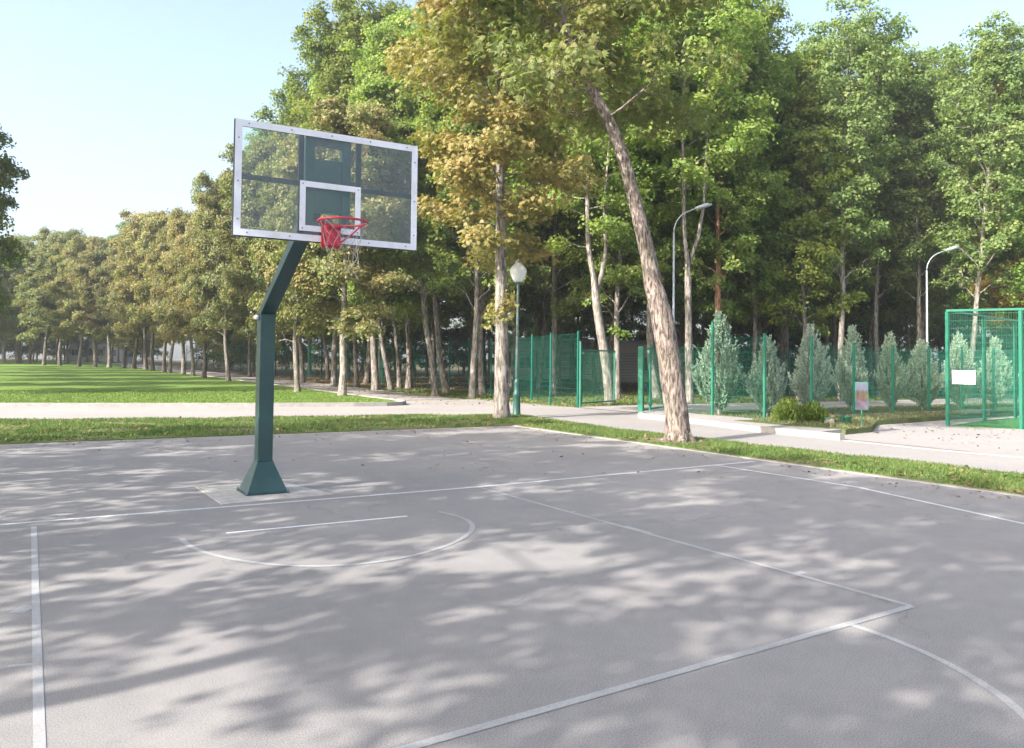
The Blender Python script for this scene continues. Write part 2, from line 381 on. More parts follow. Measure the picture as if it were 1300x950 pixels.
# grass blades and fallen leaves
rng = np.random.default_rng(3)
def blades(name, P, n, h, wd, mat, z, dens=None, clump=True):
    P_ = np.array(P); x0, y0 = P_.min(0); x1, y1 = P_.max(0)
    x = rng.uniform(x0, x1, n*3); y = rng.uniform(y0, y1, n*3); k = inpoly(P, x, y); x, y = x[k], y[k]
    if dens is not None:
        k = rng.random(len(x)) < dens(x, y); x, y = x[k], y[k]
    x, y = x[:n], y[:n]; n = len(x)
    a = rng.uniform(0, 2*np.pi, n); hh = h*rng.uniform(.4, 1.3, n); ww = wd*rng.uniform(.6, 1.4, n); ln = rng.normal(0, .45, (n, 2))*hh[:, None]
    zt = z+np.array([terr(p, q) for p, q in zip(x, y)])
    V = np.zeros((n, 3, 3)); V[:, 0] = np.stack([x-np.cos(a)*ww, y-np.sin(a)*ww, zt], 1); V[:, 1] = np.stack([x+np.cos(a)*ww, y+np.sin(a)*ww, zt], 1)
    V[:, 2] = np.stack([x+ln[:, 0], y+ln[:, 1], zt+hh], 1)
    return tag(link(name, quads_mesh(name, V, mat, 3)), kind='stuff')
def hashn(x, y, s=1.0):
    return .5+.25*(np.sin(x*1.7*s+1.3*np.sin(y*1.1*s))+np.sin(y*2.3*s+1.7*np.sin(x*.9*s)))
arm = [(8.1, -5), (10.2, -5), (10.1, -2.7), (9.93, -.2), (9.73, 3.2), (9.73, 7), (9.98, 9.3), (10.28, 10.6), (10.2, 11.4), (8.1, 12.5)]
top = [(-4, 8.33), (8.1, 8.33), (8.1, 12.5), (6, 12.8), (2.4, 13.45), (-4, 15.1)]
bare = lambda x, y: np.clip(-.2+1.35*hashn(x, y, 1.3), 0.04, 1)*np.where((y < 9.1) & (y > 8.3) & (x < 8.1), .35, 1)*np.where((x > 4.5) & (x < 8) & (y < 10.3) & (y > 8.3), .4, 1)*np.where(np.hypot(x-8.93, y-3.3) < .62, .12, 1)*np.where(np.hypot(x-9.07, y-10.6) < .5, .2, 1)
blades('grass', arm, 60000, .055, .009, m_blade, .02, bare)
blades('grass', top, 60000, .06, .012, m_blade, .02, bare)
blades('grass', [(-4, 22.1), (4.3, 19.2), (7.5, 18.45), (9.3, 18.7), (9.7, 24), (9.7, 32), (-5, 32)], 60000, .055, .016, m_blade_lawn, .095)
blades('grass', [(15, 6.3), (34, 6.3), (34, 10.1), (22, 10.1), (15, 9.5)], 14000, .07, .012, m_blade_dry, .05)
blades('grass', [(14.05, 6.0), (14.05, 4.3), (14.35, 3.0), (15.2, 3.2), (17.4, 4.7), (23.5, 5.3), (23.5, 6.0)], 7000, .09, .012, m_blade_dry, .12)
blades('grass', [(14.3, 15.3), (20, 15.5), (40, 14.8), (40, 22), (20, 30), (14, 36)], 30000, .10, .018, m_blade, -.05)
def litter(name, P, n, size, z, dens=None):
    P_ = np.array(P); x0, y0 = P_.min(0); x1, y1 = P_.max(0)
    x = rng.uniform(x0, x1, n*3); y = rng.uniform(y0, y1, n*3); k = inpoly(P, x, y); x, y = x[k][:n], y[k][:n]; n = len(x)
    a = rng.uniform(0, 6.28, n); s = size*rng.uniform(.5, 1.3, n); tilt = rng.normal(0, .3, (n, 2)); zt = z+np.array([terr(p, q) for p, q in zip(x, y)])+s*.35
    V = np.zeros((n, 4, 3))
    for i, (u, v_) in enumerate(((-1, 0), (0, -.55), (1, 0), (0, .55))):
        dx = (u*np.cos(a)-v_*np.sin(a))*s; dy = (u*np.sin(a)+v_*np.cos(a))*s
        V[:, i] = np.stack([x+dx, y+dy, zt+dx*tilt[:, 0]+dy*tilt[:, 1]], 1)
    return tag(link(name, quads_mesh(name, V, m_dead, 4)), kind='stuff')
litter('fallen_leaves', arm, 900, .05, .03)
litter('fallen_leaves', top, 1100, .05, .03)
litter('fallen_leaves', [(14, 15.4), (40, 15), (60, 22), (60, 60), (14, 60)], 12000, .09, -.03)
litter('fallen_leaves', [(10, 18), (14.7, 16), (14, 45), (9.8, 45)], 500, .06, .0)
litter('fallen_leaves', [(1, 3), (7.9, -3), (7.9, 8.1), (-3, 8.1)], 150, .03, .0)
litter('fallen_leaves', [(7.2, -4), (7.95, -4), (7.95, 8.1), (7.2, 8.1)], 160, .03, .0)
litter('fallen_leaves', [(-3, 7.5), (7.9, 7.5), (7.9, 8.15), (-3, 8.15)], 160, .03, .0)
litter('fallen_leaves', [(12.9, -5), (20, 0), (19, 4.8), (14.9, 5)], 260, .04, -.005)

# ------------------------------------------------------------------ court markings (seen points put on the ground)
def gp(px, py):
    d = AF*FPX+AR*(px-PPX)-AU*(py-PPY); t = -CAM[2]/d[2]; p = CAM+t*d; return float(p[0]), float(p[1])
def line(name, a, b, wd, z=.004, mat=None, ext=0):
    a, b = np.array(a, float), np.array(b, float); d = b-a; d /= np.linalg.norm(d); n = np.array([-d[1], d[0]])*wd/2
    a = a-d*ext; b = b+d*ext
    return poly(name, [tuple(a+n), tuple(a-n), tuple(b-n), tuple(b+n)], z, mat or m_paint)
# endline, lane, sideline, three point line
e0, e1, e2 = gp(-60, 671), gp(606, 618.5), gp(958, 586)
line('court_line', e0, e1, .062, .0016, m_paint2)
line('court_line', e1, e2, .062, .0016, m_paint2)
L1 = gp(1158, 770); line('court_line', (e1[0]+.01, e1[1]-.03), L1, .05, .0026)
F2 = gp(842, 859); d = np.array(F2)-np.array(L1); line('court_line', L1, tuple(np.array(L1)+d*2.4), .055, .0036)
LL = gp(43, 668); LB = gp(48, 858); d = np.array(LB)-np.array(LL); line('court_line', (LL[0], LL[1]-.03), tuple(np.array(LL)+d*1.7), .045, .0026)
s0 = gp(910, 591); s1 = gp(1090, 619); s2 = gp(1299, 665); dd = np.array(s2)-np.array(s1)
line('court_line', s0, s1, .06, .0026, m_paint2); line('court_line', s1, tuple(np.array(s1)+dd*3), .06, .0026, m_paint2)
line('court_line', gp(287, 677), gp(517, 655.5), .045, .0016, m_fresh)
# restricted arc through the seen points
AP = [(231, 684), (248, 697), (275, 706), (315, 713.5), (360, 718), (400, 719), (450, 717), (500, 711), (540, 702), (570, 692), (590, 681), (600, 671), (596, 663), (582, 656), (557, 650)]
G_ = np.array([gp(*p) for p in AP]); tt = np.linspace(0, 1, len(G_)); t2 = np.linspace(0, 1, 57)
from_x = np.poly1d(np.polyfit(tt, G_[:, 0], 6)); from_y = np.poly1d(np.polyfit(tt, G_[:, 1], 6))
Q = np.stack([from_x(t2), from_y(t2)], 1); tg = np.gradient(Q, axis=0); tg /= np.linalg.norm(tg, axis=1)[:, None]; nm = np.stack([-tg[:, 1], tg[:, 0]], 1)*.025
V = [(x, y, .0032) for x, y in Q+nm]+[(x, y, .0032) for x, y in Q-nm]; n = len(Q)
tag(MB().add(V, [(i, i+1, n+i+1, n+i) for i in range(n-1)]).build('court_line', m_paint), kind='structure')
# free throw circle, hash marks
fd = np.array(F2)-np.array(L1); fd /= np.linalg.norm(fd); fp = np.array([-fd[1], fd[0]]); O_ = np.array(L1)+fd*2.46; R_ = 1.77; V = []; n = 90
for i in range(n+1):
    a = math.pi*i/n
    for r in (R_-.025, R_+.025): p_ = O_-fd*r*math.cos(a)+fp*r*math.sin(a); V.append((p_[0], p_[1], .0022))
tag(MB().add(V, [(2*i, 2*i+1, 2*i+3, 2*i+2) for i in range(n)]).build('court_line', m_paint), kind='structure')
ld = np.array(L1)-np.array(e1); ll = np.linalg.norm(ld); ld /= ll; ln = np.array([-ld[1], ld[0]])*(1 if -ld[1] > 0 else -1)
def hashm(px, py, wd, lg):
    p = np.array(gp(px, py)); s = (p-np.array(e1))@ld; p = np.array(e1)+ld*s; line('court_line', tuple(p+ln*.02), tuple(p+ln*lg), wd, .0016)
hashm(716, 651, .05, .1); hashm(800, 674, .38, .07); hashm(1008, 729, .06, .12)
line('court_line', gp(20, 773), gp(40, 773), .16, .0012)
line('court_line', gp(10, 846), gp(44, 843), .035, .0012)
poly('concrete_pad', [gp(247, 618), gp(356, 612), gp(424, 628), gp(281, 641)], .006, m_pad, -.02)

# ------------------------------------------------------------------ hoop
hoop = tag(empty('basketball_hoop', (-.04, .92, .006)), 'tall dark green basketball hoop with bent post and clear white framed backboard', 'basketball hoop')
def L(*p): return np.array(p, float)-np.array([-.04, .92, .006])
W = .088
pole = MB().box(-W, W, -W, W, .34, 2.13)
po = pole.build('pole', m_green, hoop, bevel=.008)
fl = MB(); q = .235; b_ = W+.004
V = [(-q, -q, .012), (q, -q, .012), (q, q, .012), (-q, q, .012), (-b_, -b_, .37), (b_, -b_, .37), (b_, b_, .37), (-b_, b_, .37)]
fl.add(V, [(3, 2, 1, 0), (0, 1, 5, 4), (1, 2, 6, 5), (2, 3, 7, 6), (3, 0, 4, 7), (4, 5, 6, 7)])
fo = fl.build('base_flange', m_green, hoop, bevel=.006)
bp = MB().box(-q-.02, q+.02, -q-.02, q+.02, 0, .012); bp.build('base_plate', m_green, fo, bevel=.003)
for sx in (-1, 1):
    for sy in (-1, 1): MB().lathe([(.014, 0), (.014, .012), (.008, .013), (.008, .03)], (sx*(q+.004), sy*(q+.004), .011), 6).build('bolt', m_bolt, fo)
for z_ in (.372, 2.118): MB().box(-W-.006, W+.006, -W-.006, W+.006, z_, z_+.010).build('weld_seam', m_green, po, bevel=.004)
# bent arm: mitred joint at the top of the pole, runs up and towards the court
arm_end = L(0, -.93, 3.18); a0_ = np.array([0, 0, 2.13]); dv = arm_end-a0_; dv[0] = 0; dv /= np.linalg.norm(dv)
am = MB(); up = np.cross([1, 0, 0], dv); V = []
# lower ring on the mitre plane of the pole top
lo = [(-W, -W), (W, -W), (W, W), (-W, W)]
slope = math.tan(math.atan2(-dv[1], dv[2])/2)
for x, y in lo: V.append((x, y, 2.13+y*(-slope)*-1*0 + 0*y))
hi = arm_end.copy(); hi[0] = 0
for x, y in lo:
    s_ = -y  # front side lower
    p = hi+np.array([x*.85, 0, 0])+up*(-s_*-1)*.85*-1*-1
    V.append(tuple(p))
am.add(V, [(3, 2, 1, 0), (0, 1, 5, 4), (1, 2, 6, 5), (2, 3, 7, 6), (3, 0, 4, 7), (4, 5, 6, 7)])
am.build('arm', m_green, hoop, bevel=.008)
MB().lathe([(0.0, -.0), (.035, 0), (.05, .02), (.052, .06), (.04, .075), (0, .075)], (0, 0, 0), 12)
# small white lamp-like knob on the back of the post
kn = MB(); kn.lathe([(.004, -.03), (.026, -.022), (.034, 0), (.026, .022), (.004, .03)], (-W-.028, .0, 2.085), 12); kn.build('knob', m_sign, po, smooth=True)

byaw = -.032; BC = L(-.021, -1.326, 2.72); bc, bs = math.cos(byaw), math.sin(byaw)
RB = [[bc, -bs, 0], [bs, bc, 0], [0, 0, 1]]; BR = (RB, BC)
BW, BH = .9, 1.073
brd = MB().box(-BW+.03, BW-.03, -.006, .006, .03, BH-.03, BR).build('backboard', m_glass, hoop)
tag(brd, 'clear scratched backboard panel')
fr = MB(); t = .062
fr.box(-BW, BW, -.012, -.0065, BH-t, BH, BR); fr.box(-BW, BW, -.012, -.0065, 0, t, BR)
fr.box(-BW, -BW+t, -.012, -.0065, t, BH-t, BR); fr.box(BW-t, BW, -.012, -.0065, t, BH-t, BR)
fr.build('front_frame', m_white, brd)
fr = MB(); t = .05
fr.box(-BW-.004, BW+.004, .0065, .05, BH-t, BH+.004, BR); fr.box(-BW-.004, BW+.004, .0065, .05, -.004, t, BR)
fr.box(-BW-.004, -BW+t, .0065, .05, t, BH-t, BR); fr.box(BW-t, BW+.004, .0065, .05, t, BH-t, BR)
fr.build('back_frame', m_darkf, brd)
sq = MB(); x0, x1, z0, z1, t = -.30, .30, .095, .575, .055
sq.box(x0, x1, -.013, -.0065, z1-t, z1, BR); sq.box(x0, x1, -.013, -.0065, z0, z0+t, BR)
sq.box(x0, x0+t, -.013, -.0065, z0+t, z1-t, BR); sq.box(x1-t, x1, -.013, -.0065, z0+t, z1-t, BR)
sq.build('target_square', m_white, brd)
def bolt(x, z):
    bt = MB().lathe([(.0075, 0), (.0075, .005), (.002, .006)], (0, 0, 0), 8); v = bt.v[-1]
    bt.v[-1] = np.stack([v[:, 0]+x, -.0122-v[:, 2], v[:, 1]+z], 1)@np.array(RB).T+BC; bt.build('bolt', m_bolt, brd)
for i in range(5): bolt(-.78+.39*i, BH-.031); bolt(-.78+.39*i, .031)
for z in (.15, .5, .9): bolt(-BW+.031, z); bolt(BW-.031, z)
for x in (x0+.027, x1-.027):
    for z in (z0+.027, z1-.027): bolt(x, z-0.0005)
br = MB()
for s in (-1, 1):
    br.box(s*.285-.024, s*.285+.024, .012, .05, .051, BH-.051, BR)
br.box(-BW+.051, -.31, .012, .045, .53, .575, BR); br.box(.31, BW-.051, .012, .045, .53, .575, BR)
br.box(-.26, .26, .012, .046, .055, .11, BR)
br.build('back_brace', m_darkf, brd)
# green mounting plate with openings
pl = MB()
px0, px1 = -.235, .215
pl.box(px0, px0+.09, .052, .13, .12, 1.03, BR); pl.box(px1-.09, px1, .052, .13, .12, 1.03, BR)
for a, b in ((.12, .2), (.30, .82), (.95, 1.03)): pl.box(px0+.091, px1-.091, .06, .12, a, b, BR)
pl.build('mounting_plate', m_plate, hoop, bevel=.004)
st = MB()
for s in (-1, 1): st.tube([L(s*.06, -.93, 3.08), L(s*.16, -1.2, 3.35)], .022, 4)
st.tube([L(0, -.75, 2.98), L(0, -1.22, 2.95)], .04, 4); st.tube([L(0, -.93, 3.1), L(0, -1.22, 3.2)], .05, 4)
st.build('mounting_strut', m_green, hoop)
# rim
rc = BC+np.array([bs*.40, -bc*.40, .145]); rr = .225
th = np.linspace(0, 2*np.pi, 49)
rg = MB().tube([(rc[0]+rr*math.cos(a), rc[1]+rr*math.sin(a), rc[2]) for a in th], .0105, 8, caps=False)
rim = rg.build('rim', m_red, hoop, smooth=True)
bk = MB(); bk.box(-.072, .072, -.12, -.014, -.035, .15, BR); bk.box(-.09, .09, -.0195, -.0138, -.05, .165, BR)
bk.box(-.06, .06, -.185, -.118, .125, .148, BR)
bk.build('bracket', m_red, rim, bevel=.006)
def bl(x, y, z): return np.array(RB)@np.array([x, y, z])+BC
for s in (-1, 1):
    MB().tube([bl(s*.068, -.10, -.01), bl(s*.13, -.25, .055), bl(s*.19, -.40+.12*0, .138)], .0085, 6).build('strut', m_red, rim, smooth=True)
nt_ = MB(); ns = 12
for k in range(ns):
    for sgn in (1, -1):
        P = []
        for i in range(5):
            t = i/4; a = 2*math.pi*(k+sgn*.5*i)/ns; r = rr*(1-.38*t**.8); P.append((rc[0]+r*math.cos(a), rc[1]+r*math.sin(a), rc[2]-.008-.27*t+random.uniform(-.006, .006)))
        if k in (5, 6) and sgn == 1: P = P[:3]
        nt_.tube(P, .0016, 4, caps=False)
for (a, l0) in ((.3, .36), (.7, .44), (2.0, .33), (5.4, .40), (5.9, .46)):
    r = rr*.62; P = [(rc[0]+r*math.cos(a)+random.uniform(-.012, .012)*j, rc[1]+r*math.sin(a)+random.uniform(-.012, .012)*j, rc[2]-.27-(l0-.2)*j/5) for j in range(6)]
    nt_.tube(P, .0028, 4)
nt_.build('net', m_cord, rim)

# ------------------------------------------------------------------ trees
def leaf_quads(rng, cen, nrm, size, kind):
    n = len(cen); r = rng.normal(size=(n, 3)); nrm = nrm/np.linalg.norm(nrm, axis=1)[:, None]
    t = np.cross(nrm, r); t /= np.linalg.norm(t, axis=1)[:, None]+1e-9; b = np.cross(nrm, t); s = (size*rng.uniform(.55, 1.3, n))[:, None]
    if kind == 'quad':
        V = np.stack([cen-t*s*.5, cen+b*s*.42-nrm*s*.06, cen+t*s*.55-nrm*s*.12, cen-b*s*.42-nrm*s*.06], 1); return V
    out = []
    for a in (-1.25, -.62, 0, .62, 1.25):                    # palmate leaf of five leaflets
        ca, sa = math.cos(a), math.sin(a); d = t*ca+b*sa; e = -t*sa+b*ca; l = s*(1-.22*abs(a))
        out.append(np.stack([cen, cen+d*l*.6+e*l*.17-nrm*l*.08, cen+d*l-nrm*l*.28, cen+d*l*.6-e*l*.17-nrm*l*.08], 1))
    return np.concatenate(out)

def make_tree(seed, H, r0, zb, R, shape='round', limbs=16, leaf=.2, per=60, padr=.55, path=None, radii=None, kind='quad', bmat=None, lmat=None, extra=None, sides=10, density=1.0, bumpy=0.0, sub=.5, limb_r=.34, lowfade=.35, el0=12, flat=.62):
    """returns (trunk mesh, crown mesh); a tapered trunk with limbs and twigs that carry sprays of leaves"""
    rng = np.random.default_rng(seed)
    if path is None:
        path = []; x = y = 0
        for i in range(11):
            z = H*.97*i/10; path.append((x, y, z)); x += rng.normal(0, .014*H*.35); y += rng.normal(0, .014*H*.35)
    path = np.array(path, float); zt = path[-1, 2]
    zz = np.unique(np.concatenate([np.linspace(0, .6, 5), np.linspace(.6, zt, int(18+bumpy*160))]))
    P = np.stack([np.interp(zz, path[:, 2], path[:, 0]), np.interp(zz, path[:, 2], path[:, 1]), zz], 1)
    if radii is None: rad = r0*(1-.86*(zz/zt)**.9)+r0*.45*np.exp(-zz/.22)
    else: rad = np.interp(zz, [a for a, _ in radii], [b for _, b in radii])+r0*.22*np.exp(-zz/.16)
    nz = None
    if bumpy > 0:
        ang = np.arange(sides)*2*np.pi/sides
        nz = 1+bumpy*(np.sin(ang[None]*5+zz[:, None]*3.1)*.25+np.sin(ang[None]*3-zz[:, None]*6.3+1)*.25+rng.normal(0, .28, (len(zz), sides)))
    def pos(z): return np.array([np.interp(z, path[:, 2], path[:, 0]), np.interp(z, path[:, 2], path[:, 1]), z])
    tb = MB(); tb.tube(P-np.array([0, 0, .12])*(zz < .01)[:, None], rad, sides, noise=nz)
    cs = []; ns = []
    def pad(c, pr, n, out):
        n = int(n*density)
        if n < 3: return
        r = np.sqrt(rng.random(n))*pr; a = rng.uniform(0, 6.283, n); z = -.45*pr*(r/pr)**2+rng.normal(0, .17*pr+.05, n)
        p = np.stack([c[0]+r*np.cos(a), c[1]+r*np.sin(a), c[2]+z], 1)
        nn = np.array([0, 0, flat])+out*.4+rng.normal(0, .55, (n, 3))+np.stack([np.cos(a), np.sin(a), 0*a], 1)*(r/pr*.5)[:, None]
        cs.append(p); ns.append(nn)
    def env(z):
        t = (z-zb)/(H-zb); t = min(max(t, 0), 1)
        if shape == 'round': return R*(math.sin(math.pi*min(1, t*.86+.12))**.6)*(1-.15*t)
        if shape == 'column': return R*(.55+.45*math.sin(math.pi*min(1, t*.9+.05)))*(1-t**4*.7)
        if shape == 'cone': return R*(.35+.65*min(1, t*1.9))*(1-.5*max(0, t-.55)/.45)
        if shape == 'vase': return R*(.4+.75*t)*(1-max(0, t-.8)/.2*.55)
    ga = rng.uniform(0, 6.28)
    for i in range(limbs):
        t = (i+rng.uniform(-.3, .3))/(limbs-1); z0 = zb+(zt*.97-zb)*min(max(t, 0), 1)**.9
        ga += 2.39996+rng.normal(0, .25); el = math.radians(el0+(64-el0)*max(0, t)**1.2+rng.normal(0, 8))
        zc = min(z0+R*.35, H*.99); Ln = max(.6, env(zc)*rng.uniform(.72, 1.15)/max(.35, math.cos(el)))
        Ln = min(Ln, R*1.35, max(.8, (H-z0)*1.0+.3))
        d = np.array([math.cos(ga)*math.cos(el), math.sin(ga)*math.cos(el), math.sin(el)])
        o = pos(z0); K = 6; pts = []; wob = rng.normal(0, .07*Ln, (K+1, 3)); wob[0] = 0
        for k in range(K+1):
            s = k/K; pts.append(o+d*Ln*s+np.array([0, 0, .18*Ln*s*s*(1 if t > .3 else -.3)])+wob[k]*s)
        pts = np.array(pts); rb = max(.018, limb_r*np.interp(z0, zz, rad)*rng.uniform(.8, 1.2)); tb.tube(pts, rb*(1-.82*np.linspace(0, 1, K+1)), 5, caps=False)
        nsub = max(3, int(Ln/sub*1.35)); fade = 1 if t > .12 else lowfade+(1-lowfade)*t/.12
        for j in range(nsub):
            s = .25+.75*(j+rng.random())/nsub; c0 = np.array([np.interp(s*K, range(K+1), pts[:, q_]) for q_ in range(3)])
            a2 = ga+(1 if j % 2 else -1)*rng.uniform(.5, 1.25); l2 = rng.uniform(.35, .95)*min(1.3, .28*Ln+.35)*(1.2-.5*s)
            e2 = rng.uniform(-.15, .6); d2 = np.array([math.cos(a2)*math.cos(e2), math.sin(a2)*math.cos(e2), math.sin(e2)])
            c1 = c0+d2*l2; tb.tube([c0, (c0+c1)/2+np.array([0, 0, .03]), c1], [.014, .010, .005], 3, caps=False)
            out = np.array([math.cos(ga), math.sin(ga), .2])
            if rng.random() < fade:
                pad(c1, padr*rng.uniform(.7, 1.25), per*rng.uniform(.6, 1.3), out)
                if rng.random() < .6: pad(c0+np.array([0, 0, .1])+d2*l2*.4, padr*.7, per*.5, out)
        pad(pts[-1], padr, per, d)
    for k in range(4): pad(pos(zt)+rng.normal(0, .3, 3)-np.array([0, 0, .25*k]), padr*.8, per, np.array([0, 0, 1.]))
    for (c, pr, n) in (extra or []): pad(np.array(c), pr, n/max(density, .01), np.array([0, 0, .3]))
    cs = np.concatenate(cs); ns = np.concatenate(ns)
    V = leaf_quads(rng, cs, ns, leaf, kind)
    return tb.mesh('trunk', bmat or m_bark, smooth=True), quads_mesh('crown', V, lmat or m_maple, 4)

def soil(x, y, R, seed):
    rg2 = random.Random(seed); P = []
    for i in range(26): a = i*2*math.pi/26; rr_ = R*rg2.uniform(.7, 1.2); P.append((x+rr_*math.cos(a), y+rr_*math.sin(a)))
    poly('bare_soil', P, .029, m_bare)
    b = MB()
    for i in range(6):
        a = i*1.05+seed; l = rg2.uniform(.38, .6); b.tube([(x+.12*math.cos(a), y+.12*math.sin(a), .24), (x+.26*math.cos(a), y+.26*math.sin(a), .06), (x+l*math.cos(a+.2), y+l*math.sin(a+.2), -.03)], [.10, .075, .02], 8)
    return b
VIEW = Vector((float(AF[0]), float(AF[1]), 0)).normalized()
def plant(name, meshes, xy, label, cat, group=None, s=1.0, rz=None, lean=0.0, col=(1, 1, 1), zs=1.0, bark=None, lm=None, z=None, kind=None):
    """one tree: an Empty with trunk and crown under it; lean > 0 tips it to the left as seen from the court"""
    o = empty(name, (xy[0], xy[1], (terr(*xy) if z is None else z)-.03))
    rz = random.uniform(0, 6.28) if rz is None else rz
    o.rotation_euler = (Matrix.Rotation(-lean, 3, VIEW) @ Matrix.Rotation(rz, 3, 'Z')).to_euler(); o.scale = (s, s, s*zs)
    tag(o, label, cat, group, kind)
    for nm, me in zip(('trunk', 'crown'), meshes):
        c = link(nm, me, o); v = random.uniform(.88, 1.12)
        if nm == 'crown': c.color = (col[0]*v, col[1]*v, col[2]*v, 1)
        mm = bark if nm == 'trunk' else lm
        if mm is not None: c.material_slots[0].link = 'OBJECT'; c.material_slots[0].material = mm
    return o

maples = [
    make_tree(11, 18, .17, 4.0, 3.0, 'round', 50, .145, 125, .5, el0=32, flat=.45, sub=.42, lowfade=.3),
    make_tree(12, 17, .15, 3.4, 2.7, 'column', 46, .14, 100, .46, el0=38, flat=.45, sub=.42, lowfade=.3),
    make_tree(13, 19, .19, 5.0, 3.2, 'vase', 50, .15, 125, .52, el0=36, flat=.45, sub=.42, lowfade=.3),
    make_tree(14, 16, .13, 3.0, 2.5, 'column', 44, .14, 98, .45, el0=34, flat=.45, sub=.42, lowfade=.4),
]
thin = make_tree(15, 17.5, .15, 5.0, 2.9, 'vase', 46, .14, 60, .42, el0=42, flat=.4, sub=.42, lmat=m_thin, limb_r=.42)
chest = [
    make_tree(21, 14, .21, 2.9, 3.3, 'round', 36, .15, 210, .6, lmat=m_chest),
    make_tree(22, 13.5, .20, 2.7, 3.1, 'round', 34, .15, 210, .6, lmat=m_chest),
    make_tree(23, 14.5, .23, 3.1, 3.5, 'round', 38, .155, 205, .62, lmat=m_chest),
    make_tree(24, 13.8, .19, 3.4, 2.9, 'column', 36, .15, 170, .55, lmat=m_chest, el0=25),
    make_tree(25, 14.2, .24, 2.5, 3.3, 'cone', 38, .15, 180, .58, lmat=m_chest, el0=5),
]

# -- leaning chestnut in front of the court edge
def camoff(z, dx, dep=0.0): return (float(AR[0])*dx+float(AF[0])*dep, float(AR[1])*dx+float(AF[1])*dep, z)
bigp = [camoff(0, 0), camoff(.8, -.08), camoff(1.57, -.19), camoff(2.57, -.36), camoff(3.3, -.55), camoff(4.2, -.74), camoff(4.95, -.93), camoff(5.75, -1.14), camoff(6.5, -1.42), camoff(7.4, -1.9), camoff(8.5, -2.4), camoff(10, -2.7), camoff(12, -2.9), camoff(13.6, -3.0)]
bigr = [(0, .25), (.6, .228), (1.5, .225), (2.4, .222), (3.0, .19), (3.5, .165), (4.2, .145), (5.75, .125), (7.4, .105), (9, .08), (12, .05), (13.6, .02)]
_r = random.Random(9)
bx = []
for k in range(17):
    z_ = _r.uniform(7.0, 10.5); dx_ = float(np.interp(z_, [6.5, 7.4, 8.5, 10], [-1.42, -1.9, -2.4, -2.7]))
    bx.append((camoff(z_, dx_+_r.uniform(-1.2, 1.0), _r.uniform(-1.3, .2)), .42, 60))
big = make_tree(31, 14, .26, 6.6, 3.6, 'round', 36, .12, 84, .54, bigp, bigr, 'palm', m_bigbark, m_chest, extra=bx, sides=32, bumpy=.11, limb_r=.26, lowfade=.6)
plant('chestnut_tree', big, (8.93, 3.30), 'leaning chestnut with thick flaking trunk on the grass verge at the court edge', 'tree', z=.03, rz=0, col=(.86, 1.0, .8))
bo = C.objects[-1].parent; rt = soil(8.93, 3.30, .7, 1).build('root', m_bigbark, None, smooth=True); rt.parent = bo; rt.matrix_parent_inverse = Matrix.Translation((-8.93, -3.30, 0))
# -- golden chestnut beside the lamp post
ex = [camoff(3.2+.28*math.sin(k*2.1), -.08+.22*math.cos(k*1.7), .3*math.sin(k*1.3)) for k in range(9)]
ex = [(c, .30, 42) for c in ex]
nearp = [(0, 0, 0), camoff(2, -.02), camoff(4, -.06), camoff(6, -.10), camoff(8, -.15), camoff(11, -.2), camoff(13.4, -.25)]
near = make_tree(32, 14.2, .2, 4.8, 3.1, 'cone', 48, .12, 95, .54, nearp, [(0, .235), (1, .205), (3, .175), (6, .13), (9, .08), (13.4, .02)], 'palm', m_bark, m_goldc, extra=ex, sides=18, bumpy=.05, lowfade=.6)
plant('chestnut_tree', near, (9.07, 10.62), 'golden brown chestnut with straight trunk beside the white globed lamp post', 'tree', z=.03, rz=0, col=(1, 1, 1))

